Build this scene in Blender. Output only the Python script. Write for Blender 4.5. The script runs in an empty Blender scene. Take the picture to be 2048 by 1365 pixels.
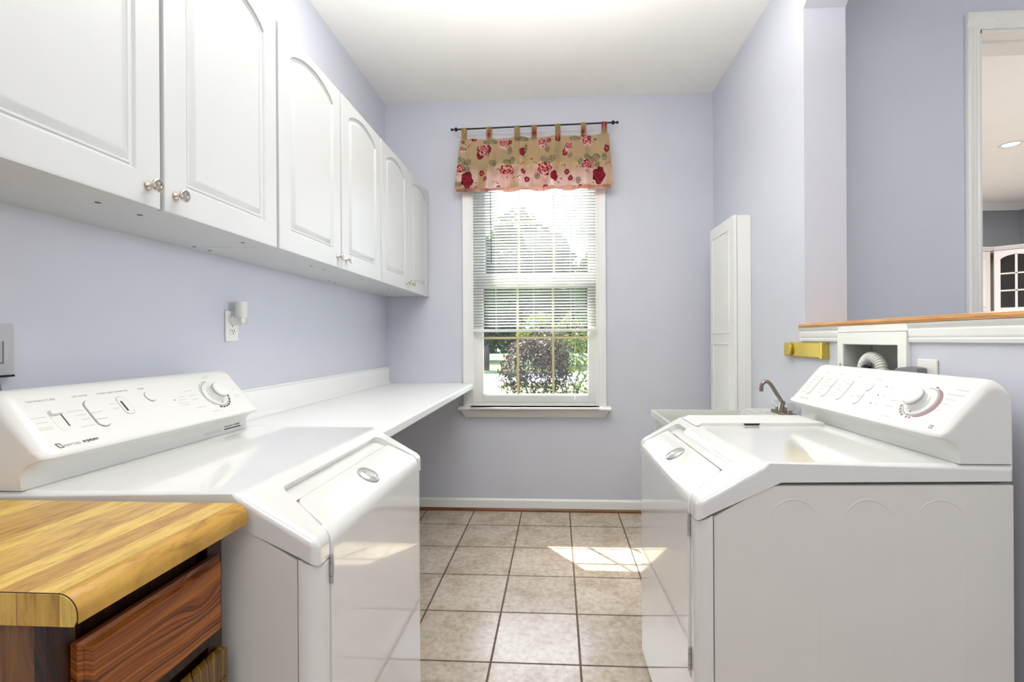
import bpy, bmesh, math, random
from mathutils import Vector, Matrix
from math import sin, cos, pi, radians
random.seed(7)
S = bpy.context.scene
COL = S.collection

# ------------------------------------------------------------------ camera
FPX, YAW, PITCH, ROLL = 973.2442, .0583, -.0007, -.0057
CX, CY, EYE = 1057.7592, 679.6398, 1.2276
fwd = Vector((-sin(YAW)*cos(PITCH), cos(YAW)*cos(PITCH), sin(PITCH)))
rt = Vector((cos(YAW), sin(YAW), 0)); up = rt.cross(fwd)
r2 = rt*cos(ROLL)+up*sin(ROLL); u2 = -rt*sin(ROLL)+up*cos(ROLL)
cam = bpy.data.objects.new('camera', bpy.data.cameras.new('camera')); COL.objects.link(cam)
cam.matrix_world = Matrix(((r2.x, u2.x, -fwd.x, 0), (r2.y, u2.y, -fwd.y, 0), (r2.z, u2.z, -fwd.z, EYE), (0, 0, 0, 1)))
cam.data.sensor_fit = 'HORIZONTAL'; cam.data.sensor_width = 36
cam.data.lens = FPX/2048*36
cam.data.shift_x = (1024-CX)/2048; cam.data.shift_y = (CY-682.5)/2048
cam.data.clip_start = .02; cam.data.clip_end = 300
S.camera = cam

# ------------------------------------------------------------------ light
S.view_settings.view_transform = 'Standard'; S.view_settings.look = 'None'
S.view_settings.gamma = 1; S.view_settings.use_curve_mapping = False
S.view_settings.exposure = 0.05
W = bpy.data.worlds.new('sky'); S.world = W; W.use_nodes = True
wn = W.node_tree; wn.nodes.clear()
sky = wn.nodes.new('ShaderNodeTexSky'); sky.sky_type = 'NISHITA'; sky.sun_disc = False
sky.sun_elevation = radians(49.9); sky.sun_rotation = radians(-36.3); sky.air_density = 1.0; sky.dust_density = 2.5
bg = wn.nodes.new('ShaderNodeBackground'); bg.inputs[1].default_value = 1.65
wo = wn.nodes.new('ShaderNodeOutputWorld')
wn.links.new(sky.outputs[0], bg.inputs[0]); wn.links.new(bg.outputs[0], wo.inputs[0])

def light(name, kind, loc, power, color=(1, 1, 1), size=.5, size_y=None, aim=None):
    l = bpy.data.lights.new(name, kind); l.energy = power; l.color = color
    if kind == 'AREA':
        l.size = size
        if size_y: l.shape = 'RECTANGLE'; l.size_y = size_y
        else: l.shape = 'DISK'
    elif kind == 'POINT': l.shadow_soft_size = size
    o = bpy.data.objects.new(name, l); COL.objects.link(o); o.location = loc
    if aim is not None: o.rotation_euler = Vector(aim).to_track_quat('-Z', 'Y').to_euler()
    return o
SUN = Vector((.498, -.677, -1.0))
s = light('sun', 'SUN', (-10, 15, 20), 17.0, (1, .96, .88), aim=SUN); s.data.angle = .009
light('overhead_fill_light', 'AREA', (-.05, 1.75, 2.94), 14, (1, .99, .98), 1.7, 1.25, aim=(0, 0, -1))  # added overhead fill, no fixture belongs to it
light('upward_fill_light', 'AREA', (-.05, 1.4, 2.42), 38, (1, .995, .98), 1.3, 1.2, aim=(0, 0, 1))  # unseen fill aimed up, added to brighten the ceiling and its bounce
light('rear_fill_light', 'POINT', (.1, -1.2, 2.2), 7, (1, .98, .95), .14)  # point fill added behind the camera, no known lamp there
light('rear_overhead_fill_light', 'AREA', (.2, -1.2, 2.9), 25, (1, .99, .98), 1.5, 1.5, aim=(0, 0, -1))  # broad soft fill added above the unseen space behind the camera
light('hall_fill_light', 'POINT', (2.5, 1.0, 2.2), 18, (.97, .985, 1), .2)  # unseen fill added in the hall to reach the left wall and cabinets
q = light('hall_side_fill_light', 'AREA', (3.5, .6, 1.55), 4.0, (.95, .975, 1), 1.2, .8, aim=(-1, .27, -.08)); q.data.spread = .7  # narrow side fill added for the left wall; no window stands here
light('kitchen_fill_light', 'AREA', (3.9, 4.3, 2.90), 215, (1, .96, .93), 1.6, aim=(0, 0, -1))  # wide unseen fill added to light the kitchen besides its can light
KCAN = light('kitchen_can_light', 'AREA', (4.06, 4.6, 2.94), 6, (1, .93, .85), .12, aim=(0, 0, -1))

# ------------------------------------------------------------------ materials
def lin(c):
    return tuple(((x/255)/12.92 if x/255 <= .04045 else ((x/255+.055)/1.055)**2.4) for x in c)+(1,)
class N:
    def __init__(s, name):
        s.m = bpy.data.materials.new(name); s.m.use_nodes = True; s.t = s.m.node_tree
        s.b = s.t.nodes['Principled BSDF']; s.out = s.t.nodes['Material Output']
    def n(s, kind, **k):
        x = s.t.nodes.new('ShaderNode'+kind)
        for a, v in k.items():
            if a.startswith('i_'): x.inputs[a[2:].replace('_', ' ')].default_value = v
            else: setattr(x, a, v)
        return x
    def l(s, a, b): s.t.links.new(a, b)
    def obj(s, scale=(1, 1, 1), rot=(0, 0, 0), loc=(0, 0, 0)):
        tc = s.n('TexCoord'); mp = s.n('Mapping'); s.l(tc.outputs['Object'], mp.inputs[0])
        mp.inputs['Scale'].default_value = scale; mp.inputs['Rotation'].default_value = rot; mp.inputs['Location'].default_value = loc
        return mp.outputs[0]
    def noise(s, vec, scale, detail=3, rough=.5, dist=0):
        x = s.n('TexNoise'); x.inputs['Scale'].default_value = scale; x.inputs['Detail'].default_value = detail
        x.inputs['Roughness'].default_value = rough; x.inputs['Distortion'].default_value = dist
        s.l(vec, x.inputs['Vector']); return x.outputs['Fac']
    def ramp(s, fac, stops):
        r = s.n('ValToRGB'); s.l(fac, r.inputs[0]); e = r.color_ramp.elements
        e[0].position, e[0].color = stops[0]; e[1].position, e[1].color = stops[-1]
        for p, c in stops[1:-1]:
            q = e.new(p); q.color = c
        return r.outputs[0]
    def mix(s, fac, a, b, mode='MIX'):
        x = s.n('Mix', data_type='RGBA', blend_type=mode)
        for i, v in ((0, fac), (6, a), (7, b)):
            if hasattr(v, 'links') or hasattr(v, 'is_linked'): s.l(v, x.inputs[i])
            else: x.inputs[i].default_value = v
        return x.outputs[2]
    def math(s, op, a, b=0):
        x = s.n('Math', operation=op)
        for i, v in ((0, a), (1, b)):
            if hasattr(v, 'is_linked'): s.l(v, x.inputs[i])
            else: x.inputs[i].default_value = v
        return x.outputs[0]
    def bump(s, h, strength=.2, dist=.002):
        b = s.n('Bump'); b.inputs['Strength'].default_value = strength; b.inputs['Distance'].default_value = dist
        s.l(h, b.inputs['Height']); s.l(b.outputs[0], s.b.inputs['Normal'])
def simple(name, col, rough=.5, metal=0, var=.03, nscale=6, coat=0, bump=0, bscale=200, spec=.5):
    m = N(name); c = lin(col)
    v = m.obj(); f = m.noise(v, nscale, 4)
    d = tuple(x*(1-var) for x in c[:3])+(1,); e = tuple(min(1, x*(1+var)) for x in c[:3])+(1,)
    m.l(m.ramp(f, [(.3, d), (.7, e)]), m.b.inputs['Base Color'])
    m.b.inputs['Roughness'].default_value = rough; m.b.inputs['Metallic'].default_value = metal
    m.b.inputs['Specular IOR Level'].default_value = spec
    if coat: m.b.inputs['Coat Weight'].default_value = coat; m.b.inputs['Coat Roughness'].default_value = .02
    if bump: m.bump(m.noise(v, bscale, 2), bump, .001)
    return m.m
WALL = simple('lavender_wall_paint', (207, 209, 219), .6, bump=.15, bscale=350, var=.012)
HALLP = simple('hall_wall_paint', (202, 207, 218), .6, bump=.15, bscale=350, var=.012)
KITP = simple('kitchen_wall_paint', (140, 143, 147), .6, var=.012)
CEIL = simple('ceiling_paint', (247, 246, 241), .8, var=.01)
TRIM = simple('white_trim_paint', (236, 236, 232), .35, var=.01)
CABW = simple('white_thermofoil', (204, 205, 205), .33, var=.008)
ENAM = simple('white_enamel', (229, 229, 227), .10, var=.008, coat=.9)
SIDE = simple('white_cabinet_steel', (226, 225, 219), .32, var=.012, nscale=9)
PLAS = simple('white_plastic', (229, 229, 226), .28, var=.006)
PLAS2 = simple('off_white_plastic', (228, 227, 222), .35, var=.01)
LAM = simple('white_laminate', (242, 242, 241), .3, var=.006)
TUBM = simple('tub_plastic', (206, 206, 198), .4, var=.02)
GREYP = simple('grey_plastic', (120, 120, 122), .45, var=.05)
LGREY = simple('light_grey_plastic', (186, 187, 190), .4, var=.03)
DARK = simple('dark_gap', (26, 26, 26), .6)
BLACK = simple('black_metal', (18, 17, 17), .4, metal=.3)
NICK = simple('polished_nickel', (205, 198, 185), .12, metal=1, var=.05)
CHROME = simple('worn_chrome', (150, 142, 130), .16, metal=1, var=.15, nscale=30)
STEEL = simple('zinc_steel', (186, 186, 184), .35, metal=.6, var=.1)
BRASS = simple('brushed_brass', (198, 176, 78), .3, metal=.55, var=.08, nscale=12)
INK = simple('dark_grey_print', (70, 70, 72), .5)
INKH = simple('heading_print', (176, 176, 176), .5)
INKM = simple('mid_grey_print', (140, 140, 142), .5)
INKL = simple('faint_grey_print', (206, 206, 206), .5)
MAUVE = simple('mauve_print', (158, 128, 134), .5)
NICK2 = simple('silver_badge', (214, 214, 212), .22, metal=.7, var=.04)
BOXG = simple('galvanised_box', (196, 196, 193), .5, var=.06, nscale=14)
WAND = simple('brown_wand', (110, 85, 58), .3)
GRID = simple('beige_window_grille', (206, 190, 140), .4)
KCAB = simple('kitchen_cabinet_paint', (190, 183, 181), .4, var=.02)
KGLD = simple('dark_cabinet_glass', (38, 34, 32), .08, var=.2)

def glass_mat(name, tint=(1, 1, 1, 1), rough=.0):
    m = N(name); lw = m.n('LayerWeight'); lw.inputs[0].default_value = .5
    fr_ = m.math('ADD', m.math('MULTIPLY', m.math('POWER', lw.outputs['Facing'], 4.0), .6), .045)
    tr = m.n('BsdfTransparent'); tr.inputs[0].default_value = tint
    gl = m.n('BsdfGlossy'); gl.inputs['Roughness'].default_value = rough
    mx = m.n('MixShader'); m.l(fr_, mx.inputs[0]); m.l(tr.outputs[0], mx.inputs[1]); m.l(gl.outputs[0], mx.inputs[2])
    m.l(mx.outputs[0], m.out.inputs[0]); return m.m
GLASS = glass_mat('window_glass', (.97, .985, .98, 1))
ACR = glass_mat('clear_acrylic', (.93, .93, .92, 1), .05)

def wood_cap():
    m = N('oak_cap'); v = m.obj((30, 2.2, 30)); f = m.noise(v, 2, 6, .6, .6)
    m.l(m.ramp(f, [(.3, lin((168, 112, 62))), (.5, lin((205, 150, 92))), (.7, lin((222, 172, 112)))]), m.b.inputs['Base Color'])
    m.b.inputs['Roughness'].default_value = .3; return m.m
OAKCAP = wood_cap()
def shoe():
    m = N('brown_shoe_wood'); v = m.obj((2, 30, 30)); f = m.noise(v, 3, 5, .6, .4)
    m.l(m.ramp(f, [(.3, lin((92, 54, 30))), (.7, lin((140, 88, 52)))]), m.b.inputs['Base Color'])
    m.b.inputs['Roughness'].default_value = .35; return m.m
SHOE = shoe()
def butcher(name, end=False):
    m = N(name); tc = m.n('TexCoord'); sp = m.n('SeparateXYZ'); m.l(tc.outputs['Object'], sp.inputs[0])
    if end: coord = sp.outputs['X']; sc = 1/.055
    else:
        # strips run with the counter; the rolled front edge is one more strip
        coord = sp.outputs['X']; sc = 1/.0405
    a = m.math('MULTIPLY', coord, sc); fl = m.math('FLOOR', a)
    wnz = m.n('TexWhiteNoise', noise_dimensions='1D'); m.l(fl, wnz.inputs['W'])
    tint = m.ramp(wnz.outputs['Value'], [(0, lin((196, 152, 70))), (.3, lin((226, 192, 90))), (.7, lin((234, 204, 104))), (1, lin((210, 168, 82)))])
    cb = m.n('CombineXYZ'); off = m.math('MULTIPLY', wnz.outputs['Value'], 7.3)
    if end:
        m.l(m.math('MULTIPLY', sp.outputs['X'], 22), cb.inputs[0]); m.l(m.math('MULTIPLY', sp.outputs['Z'], 4), cb.inputs[1])
    else:
        m.l(m.math('MULTIPLY', sp.outputs['X'], 26), cb.inputs[0]); m.l(m.math('MULTIPLY', sp.outputs['Y'], 4.2), cb.inputs[1])
    m.l(off, cb.inputs[2])
    g = m.noise(cb.outputs[0], 3.2, 7, .65, .5)
    grain = m.ramp(g, [(.3, lin((178, 160, 128))), (.5, lin((236, 228, 214))), (.72, lin((255, 252, 246)))])
    col = m.mix(1.0, tint, grain, 'MULTIPLY')
    # dark glue line between strips
    fr = m.math('FRACT', a); ln = m.math('LESS_THAN', fr, .022)
    col = m.mix(ln, col, lin((150, 104, 52)))
    # short flecks
    v2 = m.obj((60, 60, 60)); fk = m.noise(v2, 4.0, 2, .5, 0)
    fk = m.ramp(fk, [(.68, (1, 1, 1, 1)), (.75, lin((205, 178, 130)))])
    col = m.mix(.7, col, fk, 'MULTIPLY')
    m.l(col, m.b.inputs['Base Color']); m.b.inputs['Roughness'].default_value = .28
    return m.m
BUTCH = butcher('butcher_block_laminate'); BUTCHE = butcher('butcher_block_end', True)
def oak(name, dark, mid, hi, axis='Y', rough=.25, knot=None, freq=150, warp=.020):
    """straight-sawn oak: pore streaks along one axis, bent into cathedral arches by slow noise"""
    m = N(name); tc = m.n('TexCoord'); sp = m.n('SeparateXYZ'); m.l(tc.outputs['Object'], sp.inputs[0])
    run, cross = (sp.outputs['Y'], sp.outputs['Z']) if axis == 'Y' else (sp.outputs['Z'], sp.outputs['Y'])
    cb = m.n('CombineXYZ'); m.l(m.math('MULTIPLY', run, 3.2), cb.inputs[0]); m.l(m.math('MULTIPLY', cross, 9), cb.inputs[1]); m.l(m.math('MULTIPLY', sp.outputs['X'], 9), cb.inputs[2])
    slow = m.noise(cb.outputs[0], 1.6, 1, .4)
    f = m.math('ADD', cross, m.math('MULTIPLY', slow, warp*6)); f = m.math('ADD', f, m.math('MULTIPLY', sp.outputs['X'], .8))
    if knot:
        dy = m.math('SUBTRACT', run, knot[0]); dz = m.math('MULTIPLY', m.math('SUBTRACT', cross, knot[1]), 2.2)
        d2 = m.math('ADD', m.math('MULTIPLY', dy, dy), m.math('MULTIPLY', dz, dz))
        ex = m.math('POWER', 2.718, m.math('MULTIPLY', d2, -520.0)); f = m.math('ADD', f, m.math('MULTIPLY', ex, .014))
    c2 = m.n('CombineXYZ'); m.l(m.math('MULTIPLY', f, freq), c2.inputs[0]); m.l(m.math('MULTIPLY', run, 1.6), c2.inputs[1])
    g = m.noise(c2.outputs[0], 1.0, 2, .5)
    c3 = m.n('CombineXYZ'); m.l(m.math('MULTIPLY', f, freq*5), c3.inputs[0]); m.l(m.math('MULTIPLY', run, 14), c3.inputs[1])
    p = m.noise(c3.outputs[0], 1.0, 3, .6)
    col = m.ramp(g, [(.34, dark), (.47, mid), (.64, hi)])
    po = m.ramp(p, [(.34, (.5, .45, .4, 1)), (.52, (1, 1, 1, 1))])
    col = m.mix(.7, col, po, 'MULTIPLY')
    if knot: col = m.mix(m.math('MULTIPLY', ex, .0), col, hi)
    m.l(col, m.b.inputs['Base Color']); m.b.inputs['Roughness'].default_value = rough
    m.bump(p, .12, .0006); return m.m
OAK = oak('dark_oak_drawer', lin((64, 28, 10)), lin((136, 72, 26)), lin((172, 102, 42)), 'Y', .28, (.80, .775), 190, .007)
OAKF = oak('dark_oak_frame', lin((26, 12, 7)), lin((52, 26, 14)), lin((66, 34, 18)), 'Z', .35)
OAKD = oak('golden_oak_door', lin((58, 38, 14)), lin((104, 74, 32)), lin((140, 106, 52)), 'Z', .16)
OAKS = oak('brown_side_panel', lin((86, 52, 24)), lin((112, 72, 34)), lin((128, 86, 44)), 'Z', .3)

def tiles():
    m = N('beige_floor_tile'); t = .3401
    v = m.obj(loc=(.5996+10*t-.0, -3.197+20*t, 0))
    br = m.n('TexBrick', offset=0.0, squash=1.0); m.l(v, br.inputs['Vector'])
    br.inputs['Scale'].default_value = 1; br.inputs['Brick Width'].default_value = t; br.inputs['Row Height'].default_value = t
    br.inputs['Mortar Size'].default_value = .005; br.inputs['Mortar Smooth'].default_value = .25; br.inputs['Bias'].default_value = 0
    br.inputs['Color1'].default_value = lin((214, 204, 190)); br.inputs['Color2'].default_value = lin((205, 194, 181))
    br.inputs['Mortar'].default_value = lin((118, 98, 84))
    o = m.obj(); f1 = m.noise(o, 5, 6, .65, .4); f2 = m.noise(o, 38, 5, .7)
    mot = m.ramp(f1, [(.3, lin((214, 203, 188))), (.55, lin((245, 242, 239))), (.75, (1, 1, 1, 1))])
    mot2 = m.ramp(f2, [(.35, lin((226, 220, 212))), (.6, (1, 1, 1, 1))])
    c = m.mix(1, m.mix(.9, br.outputs['Color'], mot, 'MULTIPLY'), mot2, 'MULTIPLY')
    m.l(c, m.b.inputs['Base Color'])
    rr = m.ramp(br.outputs['Fac'], [(0, (.26, .26, .26, 1)), (1, (.8, .8, .8, 1))]); m.l(rr, m.b.inputs['Roughness'])
    inv = m.math('SUBTRACT', 1, br.outputs['Fac']); h = m.math('ADD', inv, m.math('MULTIPLY', f1, .35))
    m.bump(h, .35, .003); return m.m
TILE = tiles()

def leafmat(name, cols, trans=.35):
    m = N(name); tc = m.n('TexCoord'); w = m.n('TexNoise'); m.l(tc.outputs['Object'], w.inputs['Vector']); w.inputs['Scale'].default_value = 6; w.inputs['Detail'].default_value = 4
    n = len(cols); c = m.ramp(w.outputs['Fac'], [(.3+.4*i/(n-1), lin(cols[i])) for i in range(n)])
    m.l(c, m.b.inputs['Base Color']); m.b.inputs['Roughness'].default_value = .45
    tr = m.n('BsdfTranslucent'); m.l(c, tr.inputs[0]); mx = m.n('MixShader'); mx.inputs[0].default_value = trans
    m.l(m.b.outputs[0], mx.inputs[1]); m.l(tr.outputs[0], mx.inputs[2]); m.l(mx.outputs[0], m.out.inputs[0]); return m.m
LG = leafmat('green_leaves', [(16, 32, 10), (40, 66, 18), (98, 122, 36)])
LDK = leafmat('dark_green_needles', [(10, 20, 10), (26, 42, 20), (64, 84, 36)])
LPU = leafmat('plum_leaves', [(30, 18, 18), (62, 42, 36), (112, 96, 72)])
LYG = leafmat('yellow_green_leaves', [(40, 62, 16), (88, 106, 28), (150, 124, 50)])
BARK = simple('bark', (74, 62, 54), .8, var=.3, nscale=20)
GRASS = simple('lawn_grass', (86, 100, 46), .8, var=.3, nscale=3)
DRIVE = simple('concrete_drive', (196, 194, 190), .8, var=.05, nscale=2)
STONE = simple('pale_stone', (214, 210, 204), .8, var=.1, nscale=8)

# ------------------------------------------------------------------ mesh helpers
def link(name, me, mat=None, parent=None, smooth=False, loc=None):
    if smooth:
        for p in me.polygons: p.use_smooth = True
    o = bpy.data.objects.new(name, me); COL.objects.link(o)
    if mat is not None: me.materials.append(mat)
    if parent is not None: o.parent = parent
    if loc is not None: o.location = loc
    return o
def fin(name, bm, mat=None, parent=None, smooth=False, auto=None, recalc=True, loc=None):
    if recalc: bmesh.ops.recalc_face_normals(bm, faces=bm.faces)
    me = bpy.data.meshes.new(name); bm.to_mesh(me); bm.free()
    if auto is not None:
        for p in me.polygons: p.use_smooth = True
        me.set_sharp_from_angle(angle=radians(auto))
    o = link(name, me, mat, parent, smooth, loc)
    if auto is not None: w_ = o.modifiers.new('normals', 'WEIGHTED_NORMAL'); w_.keep_sharp = True; w_.weight = 80
    return o
def tag(o, label=None, cat=None, group=None, kind=None):
    if label: o['label'] = label
    if cat: o['category'] = cat
    if group: o['group'] = group
    if kind: o['kind'] = kind
    return o
def empty(name, label=None, cat=None, loc=(0, 0, 0), group=None, kind=None):
    o = bpy.data.objects.new(name, None); COL.objects.link(o); o.location = loc; o.empty_display_size = .05
    return tag(o, label, cat, group, kind)
def box(bm, x0, x1, y0, y1, z0, z1, bev=0, seg=2):
    vs = [bm.verts.new((x, y, z)) for x in (x0, x1) for y in (y0, y1) for z in (z0, z1)]
    f = [(0, 1, 3, 2), (4, 6, 7, 5), (0, 4, 5, 1), (2, 3, 7, 6), (0, 2, 6, 4), (1, 5, 7, 3)]
    fs = [bm.faces.new([vs[i] for i in q]) for q in f]
    if bev:
        es = list({e for q in fs for e in q.edges})
        bmesh.ops.bevel(bm, geom=es, offset=bev, segments=seg, profile=.5, affect='EDGES')
    return vs
def B(name, dims, mat, parent=None, bev=0, seg=2, loc=None):
    bm = bmesh.new(); box(bm, *dims, bev=bev, seg=seg); return fin(name, bm, mat, parent, auto=40 if bev else None, loc=loc)
def prism(bm, pts, d0, d1, axis='y', bev=0, seg=2, bev_filter=None):
    """extrude closed outline pts (2D) along axis; for y pts are (x,z), x: (y,z), z: (x,y)"""
    def mk(p, d): return {'y': (p[0], d, p[1]), 'x': (d, p[0], p[1]), 'z': (p[0], p[1], d)}[axis]
    a = [bm.verts.new(mk(p, d0)) for p in pts]; b = [bm.verts.new(mk(p, d1)) for p in pts]
    n = len(pts); fs = [bm.faces.new(a), bm.faces.new(b[::-1])]
    for i in range(n): fs.append(bm.faces.new((a[i], b[i], b[(i+1) % n], a[(i+1) % n])))
    if bev:
        es = list({e for q in fs for e in q.edges})
        if bev_filter: es = [e for e in es if bev_filter(e)]
        bmesh.ops.bevel(bm, geom=es, offset=bev, segments=seg, profile=.5, affect='EDGES')
    return a, b
def frame_of(d):
    d = Vector(d).normalized(); h = Vector((0, 0, 1)) if abs(d.z) < .9 else Vector((1, 0, 0))
    a = d.cross(h).normalized(); return a, d.cross(a).normalized()
def tube(bm, path, rad, n=10, cap=True):
    path = [Vector(p) for p in path]; R = rad if hasattr(rad, '__len__') else [rad]*len(path)
    rings = []; pa = None
    for i, p in enumerate(path):
        d = (path[min(i+1, len(path)-1)]-path[max(i-1, 0)]).normalized()
        if pa is None: a, b = frame_of(d)
        else:
            a = (pa-d*pa.dot(d)).normalized(); b = d.cross(a)
        pa = a
        rings.append([bm.verts.new(p+(a*cos(2*pi*k/n)+b*sin(2*pi*k/n))*R[i]) for k in range(n)])
    for r, q in zip(rings, rings[1:]):
        for k in range(n): bm.faces.new((r[k], r[(k+1) % n], q[(k+1) % n], q[k]))
    if cap: bm.faces.new(rings[0][::-1]); bm.faces.new(rings[-1])
def lathe(bm, prof, org=(0, 0, 0), axis=(0, 0, 1), n=24):
    """prof: list of (radius, height along axis)"""
    org = Vector(org); ax = Vector(axis).normalized(); a, b = frame_of(ax); rings = []
    for r, h in prof:
        if r < 1e-6: rings.append([bm.verts.new(org+ax*h)])
        else: rings.append([bm.verts.new(org+ax*h+(a*cos(2*pi*k/n)+b*sin(2*pi*k/n))*r) for k in range(n)])
    for r, q in zip(rings, rings[1:]):
        for k in range(n):
            k2 = (k+1) % n
            if len(r) == 1 and len(q) == 1: continue
            if len(r) == 1: bm.faces.new((r[0], q[k2], q[k]))
            elif len(q) == 1: bm.faces.new((r[k], r[k2], q[0]))
            else: bm.faces.new((r[k], r[k2], q[k2], q[k]))
    if len(rings[0]) > 1: bm.faces.new(rings[0][::-1])
    if len(rings[-1]) > 1: bm.faces.new(rings[-1])
def bool_diff(name, bm, cutters, mat, parent=None, auto=30):
    """solid minus cutter solids, baked to a mesh; cutters are removed"""
    bmesh.ops.recalc_face_normals(bm, faces=bm.faces)
    me = bpy.data.meshes.new(name+'_src'); bm.to_mesh(me); bm.free()
    o = bpy.data.objects.new('tmp', me); COL.objects.link(o); cs = []
    for i, cb in enumerate(cutters):
        bmesh.ops.recalc_face_normals(cb, faces=cb.faces)
        cm = bpy.data.meshes.new('cut'); cb.to_mesh(cm); cb.free()
        co = bpy.data.objects.new('cut', cm); COL.objects.link(co); cs.append(co)
        md = o.modifiers.new('b%d' % i, 'BOOLEAN'); md.operation = 'DIFFERENCE'; md.solver = 'EXACT'; md.object = co
    bv = o.modifiers.new('bev', 'BEVEL'); bv.width = .003; bv.segments = 2; bv.limit_method = 'ANGLE'; bv.angle_limit = radians(50)
    bpy.context.view_layer.update()
    dg = bpy.context.evaluated_depsgraph_get()
    res = bpy.data.meshes.new_from_object(o.evaluated_get(dg)); res.name = name
    bpy.data.objects.remove(o)
    for c in cs: bpy.data.objects.remove(c)
    for p in res.polygons: p.use_smooth = True
    res.set_sharp_from_angle(angle=radians(auto)); res.materials.clear()
    o = link(name, res, mat, parent); w_ = o.modifiers.new('normals', 'WEIGHTED_NORMAL'); w_.keep_sharp = True; w_.weight = 80
    return o
def text_mesh(s, size, mat, basis, org, parent, name='lettering', ext=.00025, width=None, align='CENTER', bold=0):
    cu = bpy.data.curves.new('t', 'FONT'); cu.body = s; cu.size = size; cu.extrude = ext; cu.align_x = align; cu.align_y = 'CENTER'; cu.offset = bold
    o = bpy.data.objects.new('t', cu); COL.objects.link(o); bpy.context.view_layer.update()
    me = bpy.data.meshes.new_from_object(o.evaluated_get(bpy.context.evaluated_depsgraph_get())); bpy.data.objects.remove(o)
    u, v, n = basis; xs = [q.co.x for q in me.vertices]; k = 1
    if width and xs: k = width/(max(xs)-min(xs))
    for q in me.vertices: q.co = Vector(org)+Vector(u)*q.co.x*k+Vector(v)*q.co.y+Vector(n)*q.co.z
    me.name = name; me.materials.clear()
    return link(name, me, mat, parent)
def arc(cx, cy, r, a0, a1, n=8): return [(cx+r*cos(a0+(a1-a0)*i/n), cy+r*sin(a0+(a1-a0)*i/n)) for i in range(n+1)]

# ------------------------------------------------------------------ room shell
L, R, D, H = -1.2419, 1.0951, 3.4722, 2.9484
TH = .18
def struct(name, boxes, mat, bev=0):
    bm = bmesh.new()
    for d in boxes: box(bm, *d, bev=bev)
    return tag(fin(name, bm, mat, auto=40 if bev else None), kind='structure')
struct('floor', [(-1.42, 6.2, -2.6, 3.57, -.12, 0), (1.3, 6.2, 3.57, 6.85, -.12, 0)], TILE)
struct('ceiling', [(-1.42, 6.2, -2.6, 3.57, H, H+.12), (1.3, 6.2, 3.57, 6.85, H, H+.12)], CEIL)
struct('wall_left', [(L-.16, L, -2.6, 3.565, 0, H)], WALL)
# far wall with the window opening
WX0, WX1, WZ0, WZ1 = -.606, .279, .745, 2.50
struct('wall_far', [(L, WX0, D, 3.565, 0, H), (WX1, 1.3, D, 3.565, 0, H), (WX0, WX1, D, 3.565, 0, WZ0), (WX0, WX1, D, 3.565, WZ1, H)], WALL)
JY = 2.222     # end of the solid part of the right wall; pass-through from here towards the viewer
CAPZ = 1.272
BX = (1.615, 1.912, .985, 1.203)  # recess of the plumbing box y0 y1 z0 z1
struct('wall_right', [(R, R+TH, JY, D, 0, H), (R, R+TH, -.4, BX[0], 0, CAPZ), (R, R+TH, BX[1], JY, 0, CAPZ),
                      (R, R+TH, BX[0], BX[1], 0, BX[2]), (R, R+TH, BX[0], BX[1], BX[3], CAPZ), (R+.10, R+TH, BX[0], BX[1], BX[2], BX[3]),
                      (R, R+TH, -2.6, -.4, 0, H)], WALL)
bm = bmesh.new(); prism(bm, [(JY, 2.684), (JY, H), (-.4, H), (-.4, 2.80), (JY-.14, 2.80)], R, R+TH, 'x')
tag(fin('wall_right_header', bm, WALL), kind='structure')
struct('wall_back', [(-1.42, 3.6, -2.76, -2.6, 0, H)], WALL)
HX0, HX1, HZ = 1.975, 3.05, 2.665
struct('wall_hall', [(R+TH, HX0, 2.4, 2.59, 0, H), (HX1, 3.6, 2.4, 2.59, 0, H), (HX0, HX1, 2.4, 2.59, HZ, H)], HALLP)
struct('wall_hall_side', [(3.6, 3.76, -2.6, 2.59, 0, H)], HALLP)
struct('wall_kitchen', [(1.3, 6.2, 6.70, 6.85, 0, H), (6.02, 6.2, 2.4, 6.70, 0, H)], KITP)
struct('wall_kitchen_side', [(1.30, 1.46, 3.57, 6.70, 0, H)], KITP)

# cased opening in the hall wall
def casing_leg(bm, x_in, x_out, y, z0, z1, t=.018):
    s_ = 1 if x_out > x_in else -1; w = abs(x_out-x_in)
    pts = [(0, 0), (0, .010), (w*.12, .014), (w*.3, .013), (w*.42, .016), (w*.62, .017), (w*.7, .020), (w*.92, .022), (w, .017), (w, 0)]
    prism(bm, [(x_in+s_*a, y-b) for a, b in pts], z0, z1, 'z')
bm = bmesh.new(); casing_leg(bm, 1.979, 1.918, 2.4, 0, 2.663); casing_leg(bm, HX1, HX1+.062, 2.4, 0, 2.663)
pts = [(0, 0), (0, .010), (.0075, .014), (.019, .013), (.026, .016), (.038, .017), (.043, .020), (.057, .022), (.075, .017), (.075, 0)]
prism(bm, [(2.4-b, 2.664+a) for a, b in pts], 1.918, HX1+.062, 'x')
box(bm, HX0-.002, HX0+.016, 2.399, 2.60, 0, HZ); box(bm, HX1-.016, HX1+.002, 2.399, 2.60, 0, HZ); box(bm, HX0, HX1, 2.399, 2.60, HZ-.016, HZ)
box(bm, HX0+.014, HX0+.024, 2.47, 2.51, 0, HZ-.02); box(bm, HX0, HX1, 2.47, 2.51, HZ-.028, HZ-.01)
tag(fin('trim_1', bm, TRIM), kind='structure')
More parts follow.
